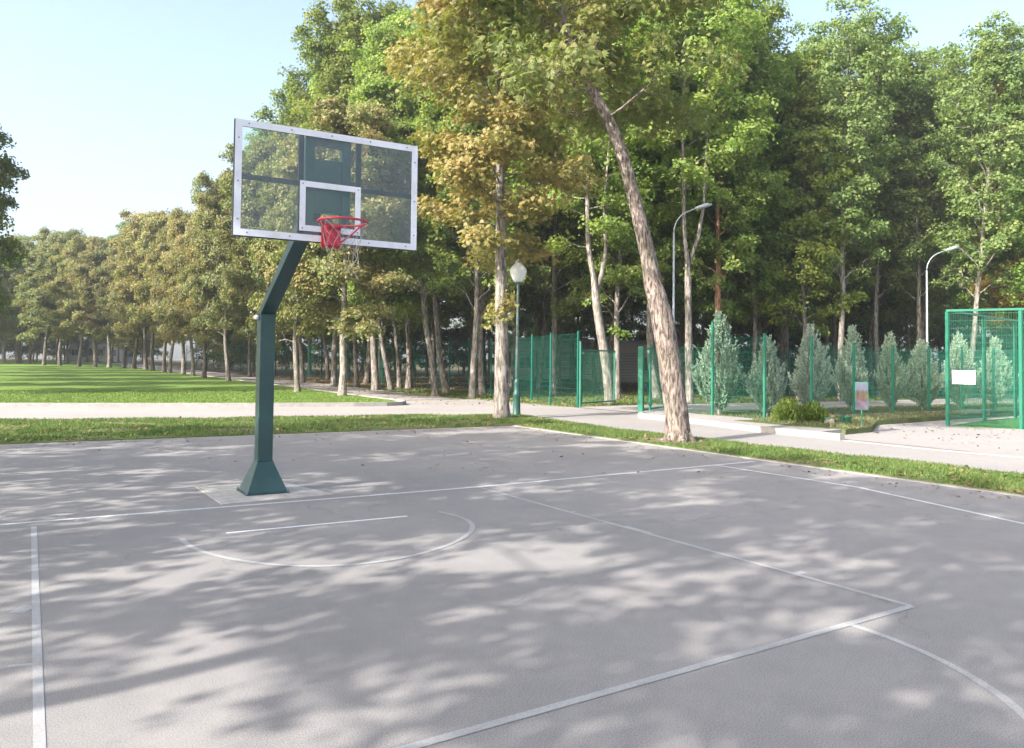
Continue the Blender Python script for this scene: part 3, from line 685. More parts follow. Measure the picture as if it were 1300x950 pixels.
# -- chestnut avenue along the right edge of the lawn: (px, x, y, top height, label)
AG = 'chestnuts of the avenue round the lawn'
av = [
    (9.12, 24.07, 12.6, .98, 0, 'brown chestnut with thick pale trunk at the near corner of the lawn', (1, .98, .95)),
    (8.36, 28.0, 12.6, .75, 1, 'olive brown chestnut with a thin trunk just behind the hoop post', (.9, 1.02, .85)),
    (8.6, 35.8, 12.8, .85, 2, 'chestnut hidden behind the bent hoop post, third along the lawn edge', (.95, 1, .9)),
    (8.47, 43.2, 13.0, .76, 0, 'tall chestnut with bare grey trunk left of the hoop post', (1, 1, .95)),
    (8.13, 49.4, 11.8, .76, 1, 'chestnut second to the left of the hoop post on the lawn edge', (1, .96, .9)),
    (8.34, 54.9, 11.8, .8, 2, 'chestnut with sunlit pale trunk, third left of the hoop post', (1.05, .98, .9)),
    (8.4, 59.6, 12.2, .85, 0, 'chestnut fourth left of the hoop post on the lawn edge', (1, .95, .85)),
    (7.9, 63.0, 12.0, .9, 1, 'chestnut fifth left of the hoop post on the lawn edge', (1, .95, .9)),
    (8.04, 67.2, 12.8, .95, 2, 'chestnut sixth left of the hoop post on the lawn edge', (1, .95, .9)),
    (7.65, 71.4, 13.6, 1, 0, 'chestnut seventh left of the hoop post on the lawn edge', (1, .95, .9)),
    (7.6, 76.0, 13.6, 1, 1, 'chestnut with pale trunk midway along the row beyond the lawn', (1, .95, .9)),
    (6.9, 79.5, 13.2, 1, 2, 'dark trunked chestnut midway along the row beyond the lawn', (.95, .95, .9)),
    (6.38, 83.5, 13.0, 1, 0, 'chestnut with reddish crown in the middle of the far row', (1.02, .93, .9)),
    (5.2, 86.0, 13.4, 1, 1, 'chestnut with a dark patch in its crown in the far row', (.8, .85, .8)),
    (4.0, 88.0, 13.6, 1, 2, 'low branched chestnut at the turn of the far row', (1, .97, .9)),
    (2.6, 90.5, 13.8, 1, 0, 'chestnut sixth from the left edge beyond the lawn', (1, .97, .9)),
    (.9, 95.0, 14.2, 1, 1, 'chestnut fifth from the left edge with forked low trunk', (.95, .97, .9)),
    (-.6, 98.0, 14.2, 1, 2, 'chestnut fourth from the left edge beyond the lawn', (.95, 1, .9)),
    (-2.0, 108.0, 15.4, 1, 0, 'chestnut third from the left edge beyond the lawn', (.9, 1, .9)),
    (-3.2, 113.0, 15.4, 1, 1, 'chestnut second from the left edge beyond the lawn', (.9, 1, .9)),
    (-4.9, 118.0, 15.4, 1, 2, 'chestnut at the far left edge beyond the lawn', (.92, .98, .9)),
]
rv = random.Random(4)
for q_, (x, y, h, ws, k, lab, col) in enumerate(av):
    k = (k+q_*2) % 5 if q_ > 3 else k
    s = h/(14, 13.5, 14.5, 13.8, 14.2)[k]*rv.uniform(.93, 1.05); t_ = rv.uniform(.86, 1.12); col = (col[0]*t_*rv.uniform(.92, 1.05), col[1]*t_, col[2]*t_)
    plant('chestnut_tree', chest[k], (x, y), lab, 'tree', AG, s=s*ws, zs=1/ws, col=col, z=terr(x, y)+.1, bark=(m_barkd if y > 45 and k in (1, 3, 4) else None), lean=rv.uniform(-.05, .05))
# left avenue row: throws the bands of shade across the lawn, one crown leans into the picture
for i, y in enumerate([30.5, 38, 46, 54, 62, 70, 79, 88]):
    plant('chestnut_tree', chest[i % 3], (-6.35-(.5 if i else -.95)-.012*y, y), 'dark chestnut crown reaching in from the left picture edge' if i == 0 else 'dark chestnut on the left edge of the lawn', 'tree', 'chestnuts along the left edge of the lawn', s=.96 if i else .92, col=(.75, .9, .7), z=terr(0, y)+.1)

# -- trees on the left of the court that shade it
shade = [make_tree(61, 12.4, .17, 7.4, 3.2, 'round', 32, .15, 44, .33), make_tree(62, 8.6, .11, 3.2, 2.5, 'round', 17, .15, 26, .31, limb_r=.5)]
SH = [(-11.0, -5.9, 0, 1.0), (-11.6, -9.9, 0, 1.0), (-11.2, -1.7, 0, 1.0), (-11.0, 2.4, 0, .97), (-9.4, 6.6, 0, .93), (-10, -14.2, 0, 1.0),
      (-10.2, -3.1, 1, 1.0), (-9.3, .6, 1, 1.0), (-9.6, 3.9, 1, 1.0), (-9.2, 7.4, 1, .9), (-10.6, -8.6, 1, .95), (-13.6, 1.8, 1, 1.25), (-13.5, 6, 1, 1.2), (-13.8, -2.6, 1, 1.2)]
for i, (x, y, k, s) in enumerate(SH):
    plant('maple_tree', shade[k], (x, y), 'tall maple standing outside the picture to the left of the court', 'tree', 'maples left of the court', s=s)

# -- wood behind the fence
WG = 'trees of the wood behind the green fence'
placed = []
def wood(px, dep, H, k, lab, lean=0.0, col=(1, 1, 1), name='maple_tree', bark=None, lm=None, pos=None, zs=1.0, cat='tree'):
    base = [18, 17, 19, 16, 17.5]; me = (maples+[thin])[k]; xy = at(px, dep) if pos is None else pos
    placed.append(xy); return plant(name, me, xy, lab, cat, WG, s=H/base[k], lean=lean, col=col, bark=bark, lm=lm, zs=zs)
# named front trees
wood(0, 0, 17.5, 0, 'maple with thick trunk leaning left between the path and the fence', .12, pos=(14.46, 25.9))
wood(0, 0, 17, 1, 'slim pale trunk leaning left, nearer of the crossed pair behind the hoop', .16, pos=(14.9, 32.4), col=(.95, 1, 1))
wood(0, 0, 17, 3, 'slim trunk leaning left, farther of the crossed pair behind the hoop', .12, pos=(16.4, 34.7))
wood(0, 0, 17, 1, 'maple with a straight slim trunk right of the pale chestnut trunk', .05, pos=(14.8, 37.5))
wood(568, 41, 18.5, 2, 'tall maple with grey trunk immediately right of the leaning maple', .05)
wood(600, 36, 17.5, 1, 'maple with thin upright trunk left of the lamp post chestnut', .0)
wood(613, 40, 18, 0, 'maple with grey trunk half hidden by the lamp post chestnut', .0)
wood(784, 37, 17.5, 1, 'maple with dark upright trunk behind the open gate', -.03)
wood(703, 40, 18.5, 0, 'maple standing behind the tall mesh panel by the gate', .02)
wood(903, 36, 18.5, 2, 'pine like tree with reddish trunk between lamp pole and green post', -.02, bark=m_pine, name='red_barked_tree')
wood(927, 39, 17, 3, 'dark trunked maple behind the first grey green juniper', -.02, bark=m_barkd, col=(.9, 1, .9))
wood(955, 40, 15.5, 1, 'maple with slim trunk between the first two junipers', 0)
wood(992, 42, 17.2, 0, 'maple with dark trunk behind the second juniper', 0, bark=m_barkd)
wood(1014, 39, 16.6, 3, 'maple with brown trunk rising left of the third juniper', 0, col=(1.05, 1, .8))
wood(1068, 38, 18.0, 4, 'thin crowned tree with curved grey trunk above the fourth juniper', -.03)
wood(1116, 43, 18.2, 4, 'thin crowned tree with bare grey twigs showing at its top', .02, col=(1.1, 1, .8))
wood(1160, 42, 17.6, 4, 'tree with bleached trunk beside the tall lamp pole', -.04)
wood(1172, 47, 18.6, 1, 'maple half hidden behind the tall lamp pole', -.02)
wood(1222, 37, 16.8, 4, 'tree with pale trunk leaning right above the wire cage', -.12)
wood(1262, 42, 16.5, 0, 'dark maple behind the left side of the wire cage', 0, bark=m_barkd, col=(.9, 1, .9))
wood(1300, 40, 15.5, 1, 'maple with reddening top at the right picture edge', 0, col=(1.5, .8, .7))
wood(1345, 36, 15, 3, 'dark maple outside the right picture edge behind the cage', 0, col=(.8, .95, .85))
wood(835, 38, 19.5, 2, 'tall maple rising behind the leaning chestnut', 0)
wood(648, 44, 20, 2, 'maple behind the golden chestnut crown', 0)
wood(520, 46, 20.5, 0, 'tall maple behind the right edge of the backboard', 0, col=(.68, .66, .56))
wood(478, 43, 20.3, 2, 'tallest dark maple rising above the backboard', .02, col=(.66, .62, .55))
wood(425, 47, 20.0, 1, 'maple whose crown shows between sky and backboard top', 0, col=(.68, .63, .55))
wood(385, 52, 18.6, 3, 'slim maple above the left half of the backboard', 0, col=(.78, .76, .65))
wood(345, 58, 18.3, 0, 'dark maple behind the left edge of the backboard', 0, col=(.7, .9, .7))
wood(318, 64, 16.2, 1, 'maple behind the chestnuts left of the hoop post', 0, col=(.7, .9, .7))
# deeper rows, close planted
rg_ = random.Random(5); tries = 0; deep = 0
while deep < 92 and tries < 12000:
    tries += 1
    px = rg_.uniform(250, 1420); dep = rg_.uniform(40, 92) if rg_.random() < .75 else rg_.uniform(36, 50)
    x, y = at(px, dep)
    if x < 15.5+max(0, (y-60))*.0 or y < 17: continue
    if px < 330 and dep < 60: continue
    if px < 420 and dep < 52: continue
    if any((x-a)**2+(y-b)**2 < 4.0**2 for a, b in placed): continue
    topy = float(np.interp(px, [250, 300, 360, 420, 480, 520, 880, 940, 1000, 1080, 1200, 1260, 1320], [300, 230, 130, 60, 10, -60, -60, 50, 55, 60, 70, 100, 130]))
    Hm = min(21, max(11, (462-topy-18)/1008*dep+1.57-terr(x, y)))*rg_.uniform(.86, .99)
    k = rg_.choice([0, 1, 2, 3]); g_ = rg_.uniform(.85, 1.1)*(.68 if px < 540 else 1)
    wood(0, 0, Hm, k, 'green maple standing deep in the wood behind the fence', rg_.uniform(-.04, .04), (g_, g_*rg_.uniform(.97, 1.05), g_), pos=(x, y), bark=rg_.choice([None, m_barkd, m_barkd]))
    deep += 1
# wood at the far end of the lawn
bt_ = 0; tries = 0
while bt_ < 46 and tries < 4000:
    tries += 1
    x = rg_.uniform(-30, 17); y = rg_.uniform(100, 150)
    if x > 9 and y < 70: continue
    if x < 9 and y < 122 and x > -8 and y < 100+(9-x)*1.6: continue
    if any((x-a)**2+(y-b)**2 < 4.6**2 for a, b in placed): continue
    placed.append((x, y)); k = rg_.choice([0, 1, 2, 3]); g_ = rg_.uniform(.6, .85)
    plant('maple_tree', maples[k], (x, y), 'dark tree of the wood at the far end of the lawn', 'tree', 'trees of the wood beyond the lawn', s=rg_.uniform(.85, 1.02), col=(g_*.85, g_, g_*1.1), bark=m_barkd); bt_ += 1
# undergrowth: low leafy saplings close the view at the back of the wood
sap = make_tree(41, 5, .05, .5, 2.4, 'round', 18, .2, 60, .6, limb_r=.5)
n_ = 0
for i in range(40):
    px = 235+i*29; dep = rg_.uniform(70, 98); x, y = at(px, dep)
    if x < 15.3: x = 15.3+rg_.uniform(0, 3)
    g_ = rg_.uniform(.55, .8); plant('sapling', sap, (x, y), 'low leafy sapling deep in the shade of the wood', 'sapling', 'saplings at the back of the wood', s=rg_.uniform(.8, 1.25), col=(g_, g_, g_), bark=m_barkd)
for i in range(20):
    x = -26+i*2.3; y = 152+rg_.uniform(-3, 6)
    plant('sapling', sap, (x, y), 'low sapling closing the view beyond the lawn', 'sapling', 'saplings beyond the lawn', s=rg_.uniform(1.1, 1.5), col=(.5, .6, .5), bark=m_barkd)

# -- forked trees standing free in front of the wood
def forked(name, seed, xy, stem, forks, r0, label, H, zb, R, lmat, extra=None, col=(1, 1, 1), bark=None, per=55, limbs=20):
    """trunk that splits: the taller fork carries the generated crown, the other its own limb"""
    pth = [camoff(z, dx) for dx, z in stem+forks[0]]
    zs_ = [p[2] for p in pth]; zf = stem[-1][1]
    rad = [(0, r0), (zf, r0*.8), (zf+.3, r0*.55), (zs_[-1], .02)]
    me = make_tree(seed, H, r0, zb, R, 'round', limbs+8, .155, per*1.9, .56, pth, rad, 'quad', bark or m_bark, lmat, extra=extra, sides=12, bumpy=.03, lowfade=.5)
    o = plant(name, me, xy, label, 'tree', WG, rz=0, col=col)
    f = MB(); P = [camoff(z, dx, .1) for dx, z in [stem[-1]]+forks[1]]; f.tube(P, np.linspace(r0*.6, .03, len(P)), 10)
    f.build('limb', bark or m_bark, o, smooth=True)
    placed.append(xy); return o
# x offsets in metres towards the right of the picture, heights
forked('maple_tree', 51, (17.95, 16.85), [(0, 0), (-.12, 1.2), (-.3, 2.4), (-.5, 3.4), (-.62, 4.4)], [[(-.72, 5.2), (-.95, 6.4), (-1.0, 8.5), (-1.1, 12), (-1.0, 16.5)], [(-.35, 5.4), (-.2, 6.5), (-.3, 8), (-.1, 11)]], .21,
       'pale trunked maple forking low behind the open gate', 17.5, 6.4, 3.2, m_maple, extra=[(camoff(3.0, .35), .35, 60), (camoff(3.15, .1), .28, 40), (camoff(2.9, .65), .25, 30)], bark=m_bark)
forked('maple_tree', 52, at(876, 33.5), [(0, 0), (-.05, 2), (-.08, 4.2), (-.1, 5.8)], [[(-.25, 7), (-.3, 9), (-.35, 12), (-.2, 17)], [(.35, 7), (.6, 8.6), (.7, 11), (.8, 14)]], .17,
       'grey maple forking high just right of the leaning chestnut', 18.5, 8.5, 3.2, m_maple)

# ------------------------------------------------------------------ junipers and bushes
def juniper_mesh(seed, H, R):
    rng = np.random.default_rng(seed); Q = []
    for i in range(560):
        t = rng.random()**1.0; z0 = .10+t*H*.84; a = rng.uniform(0, 6.283)
        u_ = z0/H; env = R*(min(1, (u_+.04)/.34)**.8)*(max(.04, 1-max(0, u_-.34)/.62)**.85)*(1+.2*math.sin(a*3+seed*2+z0*2))
        r1 = env*math.sqrt(rng.uniform(.25, 1)); ln = rng.uniform(.25, .55)
        out = np.array([math.cos(a), math.sin(a), 0]); d = out*rng.uniform(.12, .5)*(1.1-.7*u_)+np.array([0, 0, 1]); d += rng.normal(0, .12, 3); d /= np.linalg.norm(d)
        c = out*max(0, r1-.12)+np.array([0, 0, z0])
        m = 22; s = rng.random(m)**.8; q = c+d*(ln*s)[:, None]
        side = rng.normal(size=(m, 3)); side -= (side@d)[:, None]*d; side /= np.linalg.norm(side, axis=1)[:, None]
        dd_ = d*1.0+side*.55; dd_ /= np.linalg.norm(dd_, axis=1)[:, None]; l = rng.uniform(.07, .15, m)[:, None]*(1.2-.6*s)[:, None]
        wv = np.cross(dd_, rng.normal(size=(m, 3))); wv /= np.linalg.norm(wv, axis=1)[:, None]
        Q.append(np.stack([q, q+dd_*l*.5+wv*.019, q+dd_*l, q+dd_*l*.5-wv*.019], 1))
    tr = MB(); tr.tube([(0, 0, 0), (0, 0, H*.6)], [.06, .02], 8)
    for k in range(9):
        a = k*.7; tr.tube([(0, 0, .1), (math.cos(a)*R*.4, math.sin(a)*R*.4, H*.3), (math.cos(a)*R*.7, math.sin(a)*R*.7, H*.62)], [.035, .02, .006], 5)
    return tr.mesh('stem', m_bark), quads_mesh('foliage', np.concatenate(Q), m_jun, 4)
junm = [juniper_mesh(1, 2.7, .74), juniper_mesh(2, 2.6, .68), juniper_mesh(3, 2.9, .68)]
jl = [((15.85, 8.85), 3.0, 0, .8, .58, 'large dark grey green juniper nearest the leaning chestnut', (.62, .7, .62)),
      ((16.75, 7.75), 2.35, 0, .95, 1, 'grey green juniper second from the left, behind a green post', (.85, .92, .88)),
      ((19.1, 8.0), 2.75, 2, .9, 1, 'grey green juniper behind the two small bushes', (1, 1, 1)),
      ((21.2, 8.0), 2.7, 1, .9, 1, 'grey green juniper behind the poster stand', (1.05, 1.05, 1)),
      ((23.3, 8.0), 2.65, 2, .85, 1, 'slim grey green juniper between poster stand and tall lamp pole', (1.1, 1.1, 1)),
      ((25.25, 8.0), 2.5, 0, .95, 1, 'broad grey green juniper in front of the tall lamp pole', (1.1, 1.1, 1)),
      ((27.6, 8.0), 2.95, 2, .9, 1, 'juniper seen through the cage behind the white sign', (1.15, 1.15, 1.05)),
      ((30.2, 8.0), 2.6, 1, .9, 1, 'juniper seen through the middle of the cage', (1.15, 1.15, 1.05)),
      ((33.3, 8.0), 2.8, 2, .9, 1, 'juniper seen through the right part of the cage', (1.15, 1.15, 1.05)),
      ((36.6, 8.0), 2.6, 0, .9, 1, 'juniper at the right picture edge beyond the cage', (1.15, 1.15, 1.05))]
for (x, y), h, k, wd, _, lab, col in jl:
    o = empty('juniper', (x, y, .05), random.uniform(0, 6)); s = h/(2.7, 2.6, 2.9)[k]; o.scale = (s*wd*random.uniform(.92, 1.22), s*wd*random.uniform(.92, 1.22), s*random.uniform(.95, 1.03)); tag(o, lab, 'juniper', 'row of junipers behind the mesh fence')
    for nm, me in zip(('stem', 'foliage'), junm[k]):
        c = link(nm, me, o)
        if nm == 'foliage': c.color = (*col, 1)
def bush_mesh(seed, H, R):
    rng = np.random.default_rng(seed); n = 2600
    a = rng.uniform(0, 6.28, n); t = rng.random(n)**.5; el = np.arccos(rng.uniform(-.1, 1, n)); r = R*t*(1+.18*np.sin(a*4+seed)+.1*np.sin(a*7))
    p = np.stack([r*np.sin(el)*np.cos(a), r*np.sin(el)*np.sin(a), .04+H*t*np.cos(el)*(1+.15*np.sin(a*3))], 1); d = p/np.linalg.norm(p, axis=1)[:, None]+rng.normal(0, .35, (n, 3))+np.array([0, 0, .4]); d /= np.linalg.norm(d, axis=1)[:, None]
    wv = np.cross(d, rng.normal(size=(n, 3))); wv /= np.linalg.norm(wv, axis=1)[:, None]; l = rng.uniform(.06, .13, n)[:, None]
    tr = MB()
    for k in range(7): b = k*.9; tr.tube([(0, 0, -.02), (math.cos(b)*R*.5, math.sin(b)*R*.5, H*.6)], [.012, .004], 4)
    return tr.mesh('stem', m_barkd), quads_mesh('foliage', np.stack([p, p+d*l*.5+wv*.016, p+d*l, p+d*l*.5-wv*.016], 1), m_bush, 4)
bm = [bush_mesh(1, .48, .36), bush_mesh(2, .42, .36)]
for (px, dep), k, lab in (((1001, 20.9), 0, 'small round yellow green bush beside the green fence post'), ((1031, 20.6), 1, 'small dark green bush right of its taller neighbour')):
    x, y = at(px, dep); o = empty('bush', (x, y, .12)); o.scale = (1.05, 1.05, 1.05); tag(o, lab, 'bush', 'low bushes on the kerb corner')
    for nm, me in zip(('stem', 'foliage'), bm[k]): c = link(nm, me, o); c.color = (1, 1, 1, 1) if k == 0 else (.8, .85, .8, 1)

# ------------------------------------------------------------------ fences
def wires(w_, h_, sp=.055, hs=.2, r=.0017, x0=0.0, z0=0.0, mb=None, double=False):
    b = mb or MB(); n = int(w_/sp)
    for i in range(n+1): x = x0+w_*i/n; b.box(x-r, x+r, -r, r, z0, z0+h_)
    n = int(h_/hs)
    for i in range(n+1):
        z = z0+h_*i/n; b.box(x0, x0+w_, r, r*2.6, z-r*1.9, z+r*1.9)
        if double: b.box(x0, x0+w_, -r*3, -r, z-r, z+r)
    return b
pm = {}
def panel_mesh(w_, h_, **k):
    key = (round(w_, 2), round(h_, 2), str(sorted(k.items())))
    if key not in pm: mat = k.pop('mat', m_fence); pm[key] = wires(w_, h_, **k).mesh('mesh_panel', mat)
    return pm[key]
def fence_run(label, P, heights, postw=.06, mat=m_fence, z=0.0, gap=.06, **kw):
    """posts at every point of P and a welded wire panel between each pair; heights: top of each post"""
    o = tag(empty('mesh_fence', (P[0][0], P[0][1], z)), label, 'fence'); zt0 = terr(*P[0])
    for i, (x, y) in enumerate(P):
        zz_ = terr(x, y); h = heights[i] if isinstance(heights, list) else heights
        b = MB(); hw = postw/2; b.box(-hw, hw, -hw, hw, -.1, h); b.box(-hw-.003, hw+.003, -hw-.003, hw+.003, h, h+.02)
        for q_ in range(4): b.box(-hw-.012, hw+.012, -hw-.008, -hw, .3+q_*h*.26, .34+q_*h*.26)
        p = b.build('post', mat, o); p.location = (x-P[0][0], y-P[0][1], zz_)
    for i in range(len(P)-1):
        (x0, y0), (x1, y1) = P[i], P[i+1]; d = math.hypot(x1-x0, y1-y0); h = min(heights[i], heights[i+1]) if isinstance(heights, list) else heights
        me = panel_mesh(d-postw, h-gap-.08, mat=mat, **kw); p = link('mesh_panel', me, o)
        p.location = (x0-P[0][0]+(x1-x0)/d*postw/2, y0-P[0][1]+(y1-y0)/d*postw/2, terr((x0+x1)/2, (y0+y1)/2)+gap); p.rotation_euler = (0, 0, math.atan2(y1-y0, x1-x0))
    return o
def ptsalong(a, b, sp):
    n = max(1, round(math.hypot(b[0]-a[0], b[1]-a[1])/sp)); return [(a[0]+(b[0]-a[0])*i/n, a[1]+(b[1]-a[1])*i/n) for i in range(n+1)]
# long fence going away left of the gate (post A first)
P = ptsalong((14.87, 14.88), (15.2, 17.15), 3)+ptsalong((15.2, 17.15), (16.9, 22.5), 2.5)[1:]+ptsalong((16.9, 22.5), (17.9, 38), 2.5)[1:]+ptsalong((17.9, 38), (16.4, 62), 2.6)[1:]+ptsalong((16.4, 62), (15.2, 100), 3.0)[1:]
fence_run('long green mesh fence running back along the path from the tall gate post', P, 2.78, mat=m_fence_shaded, r=.0016, sp=.07)
# fence from the gate to the corner and along the juniper row
D = [(14.55, 10.55), (14.9, 8.2), (14.86, 6.22)]
fence_run('short green mesh fence with tall posts behind the leaning chestnut', D[:3], [2.2, 2.85, 2.46], z=0, r=.0016)
E_ = [(14.94, 6.2), (16.8, 6.2), (18.75, 6.2), (20.7, 6.2), (22.65, 6.2), (24.6, 6.2), (26.6, 6.2), (28.6, 6.2), (30.6, 6.2), (32.6, 6.2), (34.6, 6.2)]
fence_run('green mesh fence in front of the row of junipers', E_[1:], [2.42, 2.28, 2.28, 2.28, 2.28, 2.28, 2.28, 2.28, 2.28, 2.28], r=.0016)
kb = MB(); kb.box(17.0, 26, 6.02, 6.14, -.05, .17); tag(kb.build('low_concrete_wall', m_wallc, bevel=.01), 'low weathered concrete wall at the foot of the juniper fence', 'wall')
# fence across the far side of the inner path
a_ = at(935, 42); b_2 = at(1340, 41)
fence_run('far green mesh fence across the wood edge behind the inner path', ptsalong(a_, b_2, 2.6), 2.5, mat=m_fence_shaded, r=.0055, sp=.06)
a_ = at(860, 58); b_2 = at(640, 62)
fence_run('distant green mesh fence deep in the wood behind the gate', ptsalong(b_2, a_, 2.8), 2.4, mat=m_fence_shaded, r=.006, sp=.08)
# gates
def gate(label, a, b, h, postw=.09, hinge_h=None):
    d = math.hypot(b[0]-a[0], b[1]-a[1]); o = tag(empty('mesh_gate', (a[0], a[1], 0), math.atan2(b[1]-a[1], b[0]-a[0])), label, 'gate', 'open leaves of the mesh gate')
    MB().box(-postw/2, postw/2, -postw/2, postw/2, -.1, (hinge_h or h)+.03).build('post', m_fence, o, bevel=.004)
    f = MB(); t = .025; x0 = postw/2+.03
    f.box(x0, x0+2*t, -t, t, .08, h); f.box(d-2*t, d, -t, t, .03, h); f.box(x0+2*t, d-2*t, -t+.002, t-.002, h-2*t, h-.002); f.box(x0+2*t, d-2*t, -t+.002, t-.002, .10, .10+2*t)
    f.build('gate_frame', m_fence, o)
    w2 = MB(); wires(d-x0-4*t, h-.2, .055, .2, .0018, x0+2*t, .14, w2); w2.build('mesh_infill', m_fence, o)
    for z_ in (.4, h-.35):
        hb = MB(); hb.box(postw/2, x0, -.015, .015, z_-.04, z_+.04); hb.build('hinge', m_galv, o)
    lk = MB(); lk.lathe([(.001, 0), (.035, .002), (.035, .018), (.001, .02)], (x0+.03, -.045, h-.16), 10); lk.build('cap', m_sign, o)
    return o
gate('left leaf of the open gate, its mesh crossing the pale forked trunk', (15.15, 15.12), (17.7, 16.25), 2.14, .07, 2.4)
gate('right leaf of the open gate beside the leaning chestnut trunk', (14.36, 10.78), (16.55, 12.1), 2.14, .16)
# wire cage on the right
cg = tag(empty('wire_cage', (19.02, 3.51, 0)), 'tall green wire sports cage corner at the right edge', 'sports cage')
def cpost(x, y, h, wd=.08, nm='post'):
    b = MB(); b.box(-wd/2, wd/2, -wd/2, wd/2, -.05, h); 
    for q_ in range(5): b.box(-wd/2-.012, wd/2+.012, -wd/2-.012, -wd/2, .25+q_*h*.2, .30+q_*h*.2)
    p = b.build(nm, m_fence, cg); p.location = (x-19.02, y-3.51, 0); return p
CP = [(19.02, 3.51), (19.85, 2.03), (20.75, .5)]; CB = [(22.05, 4.13), (25.1, 4.75), (28.3, 5.4)]
for x, y in CP: cpost(x, y, 3.12)
for x, y in CB: cpost(x, y, 3.12)
def cpan(a, b, h=3.0, z=.07, r=.0019, sp=.055, hs=.2):
    d = math.hypot(b[0]-a[0], b[1]-a[1]); me = wires(d-.08, h, sp, hs, r).mesh('mesh_panel', m_fence); p = link('mesh_panel', me, cg)
    ux, uy = (b[0]-a[0])/d, (b[1]-a[1])/d; p.location = (a[0]-19.02+ux*.04, a[1]-3.51+uy*.04, z); p.rotation_euler = (0, 0, math.atan2(uy, ux))
    rl = MB(); rl.box(-.0, d, -.035, .035, 3.125, 3.185); q_ = rl.build('top_rail', m_fence, cg); q_.location = (a[0]-19.02, a[1]-3.51, 0); q_.rotation_euler = (0, 0, math.atan2(uy, ux))
for a, b in ((CP[0], CP[1]), (CP[1], CP[2]), (CP[0], CB[0]), (CB[0], CB[1]), (CB[1], CB[2])): cpan(a, b)
fence_run('low green mesh fence closing the far end of the cage pitch', [(28.3, 5.3), (30.5, 2.0), (33, -2)], 3.1, r=.0018)
# white notice on the cage front: a flat board hung on the wires
nx_, ny_ = (CP[1][0]-CP[0][0]), (CP[1][1]-CP[0][1]); dl = math.hypot(nx_, ny_); ux, uy = nx_/dl, ny_/dl
sg = tag(empty('notice_board', (19.02+ux*.11, 3.51+uy*.11, 1.15), math.atan2(uy, ux)), 'blank white notice board hung on the cage wires', 'sign')
MB().box(0, .55, -.03, -.018, 0, .37).build('board', m_sign, sg, bevel=.003)
cl = MB()
for x in (.05, .5):
    for z_ in (.04, .33): cl.box(x-.012, x+.012, -.034, -.004, z_-.012, z_+.012)
cl.build('clips', m_bolt, sg)
# practice frame with a board inside the cage
hp = tag(empty('practice_hoop', (24.3, 3.2, .02)), 'pale green framed ball hoop standing inside the cage', 'basketball hoop')
MB().tube([(0, 0, 0), (0, 0, 3.1), (.0, -.5, 3.35), (0, -1.0, 3.35)], .06, 4).build('pole', m_fence, hp)
f = MB(); 
for z_ in (2.75, 3.5): f.box(-.75, .75, -1.06, -1.02, z_, z_+.05)
for x in (-.75, .7): f.box(x, x+.05, -1.06, -1.02, 2.8, 3.5)
f.build('board_frame', m_fence, hp)
MB().box(-.45, .45, -1.05, -1.03, 2.35, 2.52).build('lower_board', m_galv, hp)

# ------------------------------------------------------------------ street furniture
lp = tag(empty('lamp_post', (10.02, 11.34, .02)), 'old style green lamp post with one white globe on the grass corner', 'lamp post')
MB().lathe([(.13, 0), (.13, .05), (.115, .08), (.105, .55), (.12, .6), (.12, .66), (.095, .72), (.085, .95), (.095, 1.0), (.07, 1.06), (.045, 1.12)], k=16).build('base', m_lampg, lp, smooth=True)
MB().lathe([(.042, 1.1), (.04, 2.2), (.034, 3.9), (.055, 3.93), (.055, 3.98), (.03, 4.0)], k=12).build('pole', simple('lamp_pole_paint', (.09, .15, .14), .4, .5, .5, 3, dirt=(.3, .34, .34)), lp, smooth=True)
hd = MB().lathe([(.03, 3.93), (.12, 3.96), (.13, 3.98), (.10, 3.985)], k=16).build('collar', m_lampg, lp, smooth=True)
MB().lathe([(.11, 3.99), (.17, 4.08), (.235, 4.22), (.255, 4.32), (.24, 4.40), (.15, 4.50), (.10, 4.54), (.09, 4.6), (.04, 4.66), (.005, 4.68)], k=20).build('globe', m_globe, lp, smooth=True)
def street_lamp(xy, H, reach, dirx, label):
    o = tag(empty('street_lamp', (xy[0], xy[1], 0)), label, 'street lamp', 'tall grey street lamps at the wood edge')
    MB().tube([(0, 0, 0), (0, 0, 1.4), (0, 0, 1.45), (0, 0, H-1.0)], [.085, .08, .05, .036], 12).build('pole', m_galv, o, smooth=True)
    r = np.array([float(AR[0]), float(AR[1]), 0])*dirx
    P = [(0, 0, H-1.0)]+[tuple(r*reach*(1-math.cos(a))+np.array([0, 0, H-1.0+.85*math.sin(a)])) for a in np.linspace(.2, 1.15, 6)]
    e = np.array(P[-1]); P.append(tuple(e+r*reach*.5+np.array([0, 0, .16])))
    MB().tube(P, .024, 8).build('bracket_arm', m_galv, o, smooth=True)
    e = np.array(P[-1]); h = MB(); h.tube([e-r*.02, e+r*.12+np.array([0, 0, .04]), e+r*.42+np.array([0, 0, .13]), e+r*.62+np.array([0, 0, .16])], [.035, .07, .085, .03], 10); hd = h.build('lamp_head', m_galv, o, smooth=True)
    return o
street_lamp(at(855, 30), 7.6, .75, 1, 'tall grey street lamp with curved arm right of the leaning trunk')
street_lamp(at(1177, 36), 7.0, .8, 1, 'tall grey street lamp rising behind the junipers left of the cage')
# poster stand
ps = tag(empty('poster_stand', (14.82, 3.22, .1)), 'colourful upright poster panel on a thin green post', 'sign')
MB().tube([(0, 0, 0), (0, 0, .9)], .016, 8).build('post', m_fence, ps)
b = MB(); b.box(-.015, .015, -.15, .15, .44, 1.12); pb = b.build('frame', m_fence, ps); b = MB(); b.box(-.019, -.0155, -.135, .135, .455, 1.105); b.build('poster', m_poster, pb)
ps.rotation_euler = (0, 0, .75)
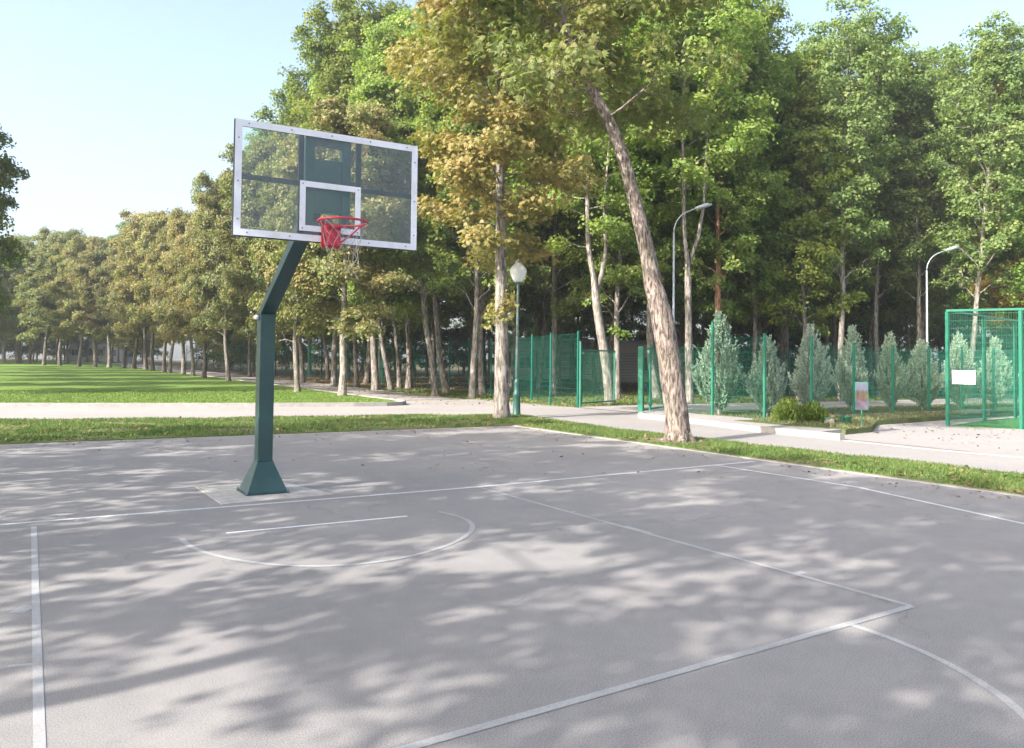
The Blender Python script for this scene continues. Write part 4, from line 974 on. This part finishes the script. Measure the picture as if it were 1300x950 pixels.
# planter box and litter bin near the bushes
x, y = at(1053, 20.3); pb = tag(empty('planter_box', (x, y, .1), .6), 'low grey box with green lid and orange end by the bushes', 'box')
MB().box(-.18, .12, -.12, .12, 0, .17).build('body', m_wallc, pb, bevel=.01); MB().box(-.19, .13, -.13, .13, .172, .2).build('lid', m_bin, pb, bevel=.006); MB().box(.125, .165, -.12, .12, 0, .23).build('end_board', m_orange, pb)
x, y = at(1072, 20.2); pb = tag(empty('litter_bin', (x, y, .1), .3), 'small green litter bin beside a short dark post', 'bin')
V = MB().lathe([(.11, .0), (.15, .2), (.165, .2), (.165, .22), (.14, .22), (.10, .03)], (.05, 0, 0), 14); V.build('tub', m_bin, pb, smooth=False)
MB().tube([(-.15, 0, 0), (-.15, 0, .32)], .03, 8).build('post', m_lampg, pb)
# pale one storey buildings glimpsed through the wood
def kiosk(px, dep, wd, dp, h, label):
    x, y = at(px, dep); o = tag(empty('park_building', (x, y, terr(x, y)), -.55), label, 'building', 'pale buildings glimpsed through the wood')
    MB().box(-wd/2, wd/2, 0, dp, -.1, h).build('wall', m_pale, o); rf = MB(); rf.box(-wd/2-.3, wd/2+.3, -.3, dp+.3, h+.003, h+.22); rf.build('roof', m_galv, o, bevel=.02)
    n = int(wd/2.2)
    for i in range(n):
        cx = -wd/2+wd*(i+.5)/n; f = MB(); 
        for (a, b, c, e) in ((-.6, .6, .9, .96), (-.6, .6, 2.04, 2.1), (-.6, -.54, .96, 2.04), (.54, .6, .96, 2.04), (-.03, .03, .96, 2.04)): f.box(cx+a, cx+b, -.04, .0-.002, c, e)
        w_ = f.build('window', m_sign, o); MB().box(cx-.54, cx+.54, -.012, -.004, .96, 2.04).build('pane', m_win, w_)
kiosk(700, 72, 7, 5, 3.4, 'pale low building glimpsed left of the gate')
kiosk(800, 66, 6, 5, 3.2, 'pale low building glimpsed through the gateway')
kiosk(120, 140, 9, 5, 3.4, 'pale low building glimpsed beyond the far chestnut row')
hz = MB().box(-510, 610, -310, 710, -1.2, 25).build('haze', None); tag(hz, kind='stuff')
g = NT('thin_air'); pv = g.n('ShaderNodeVolumePrincipled', Density=.0009, Anisotropy=.3); pv.inputs['Color'].default_value = (.9, .95, 1, 1); g.l(pv.outputs[0], g.out.inputs[1])
hz.data.materials.clear(); hz.data.materials.append(g.m)
scene.cycles.volume_bounces = 0
print('uniq', sum(len(m.polygons) for m in bpy.data.meshes), [(m.name,len(m.polygons)) for m in bpy.data.meshes if len(m.polygons)>30000]); print('faces', sum(len(m.polygons) for m in bpy.data.meshes), 'objects', len(bpy.data.objects))
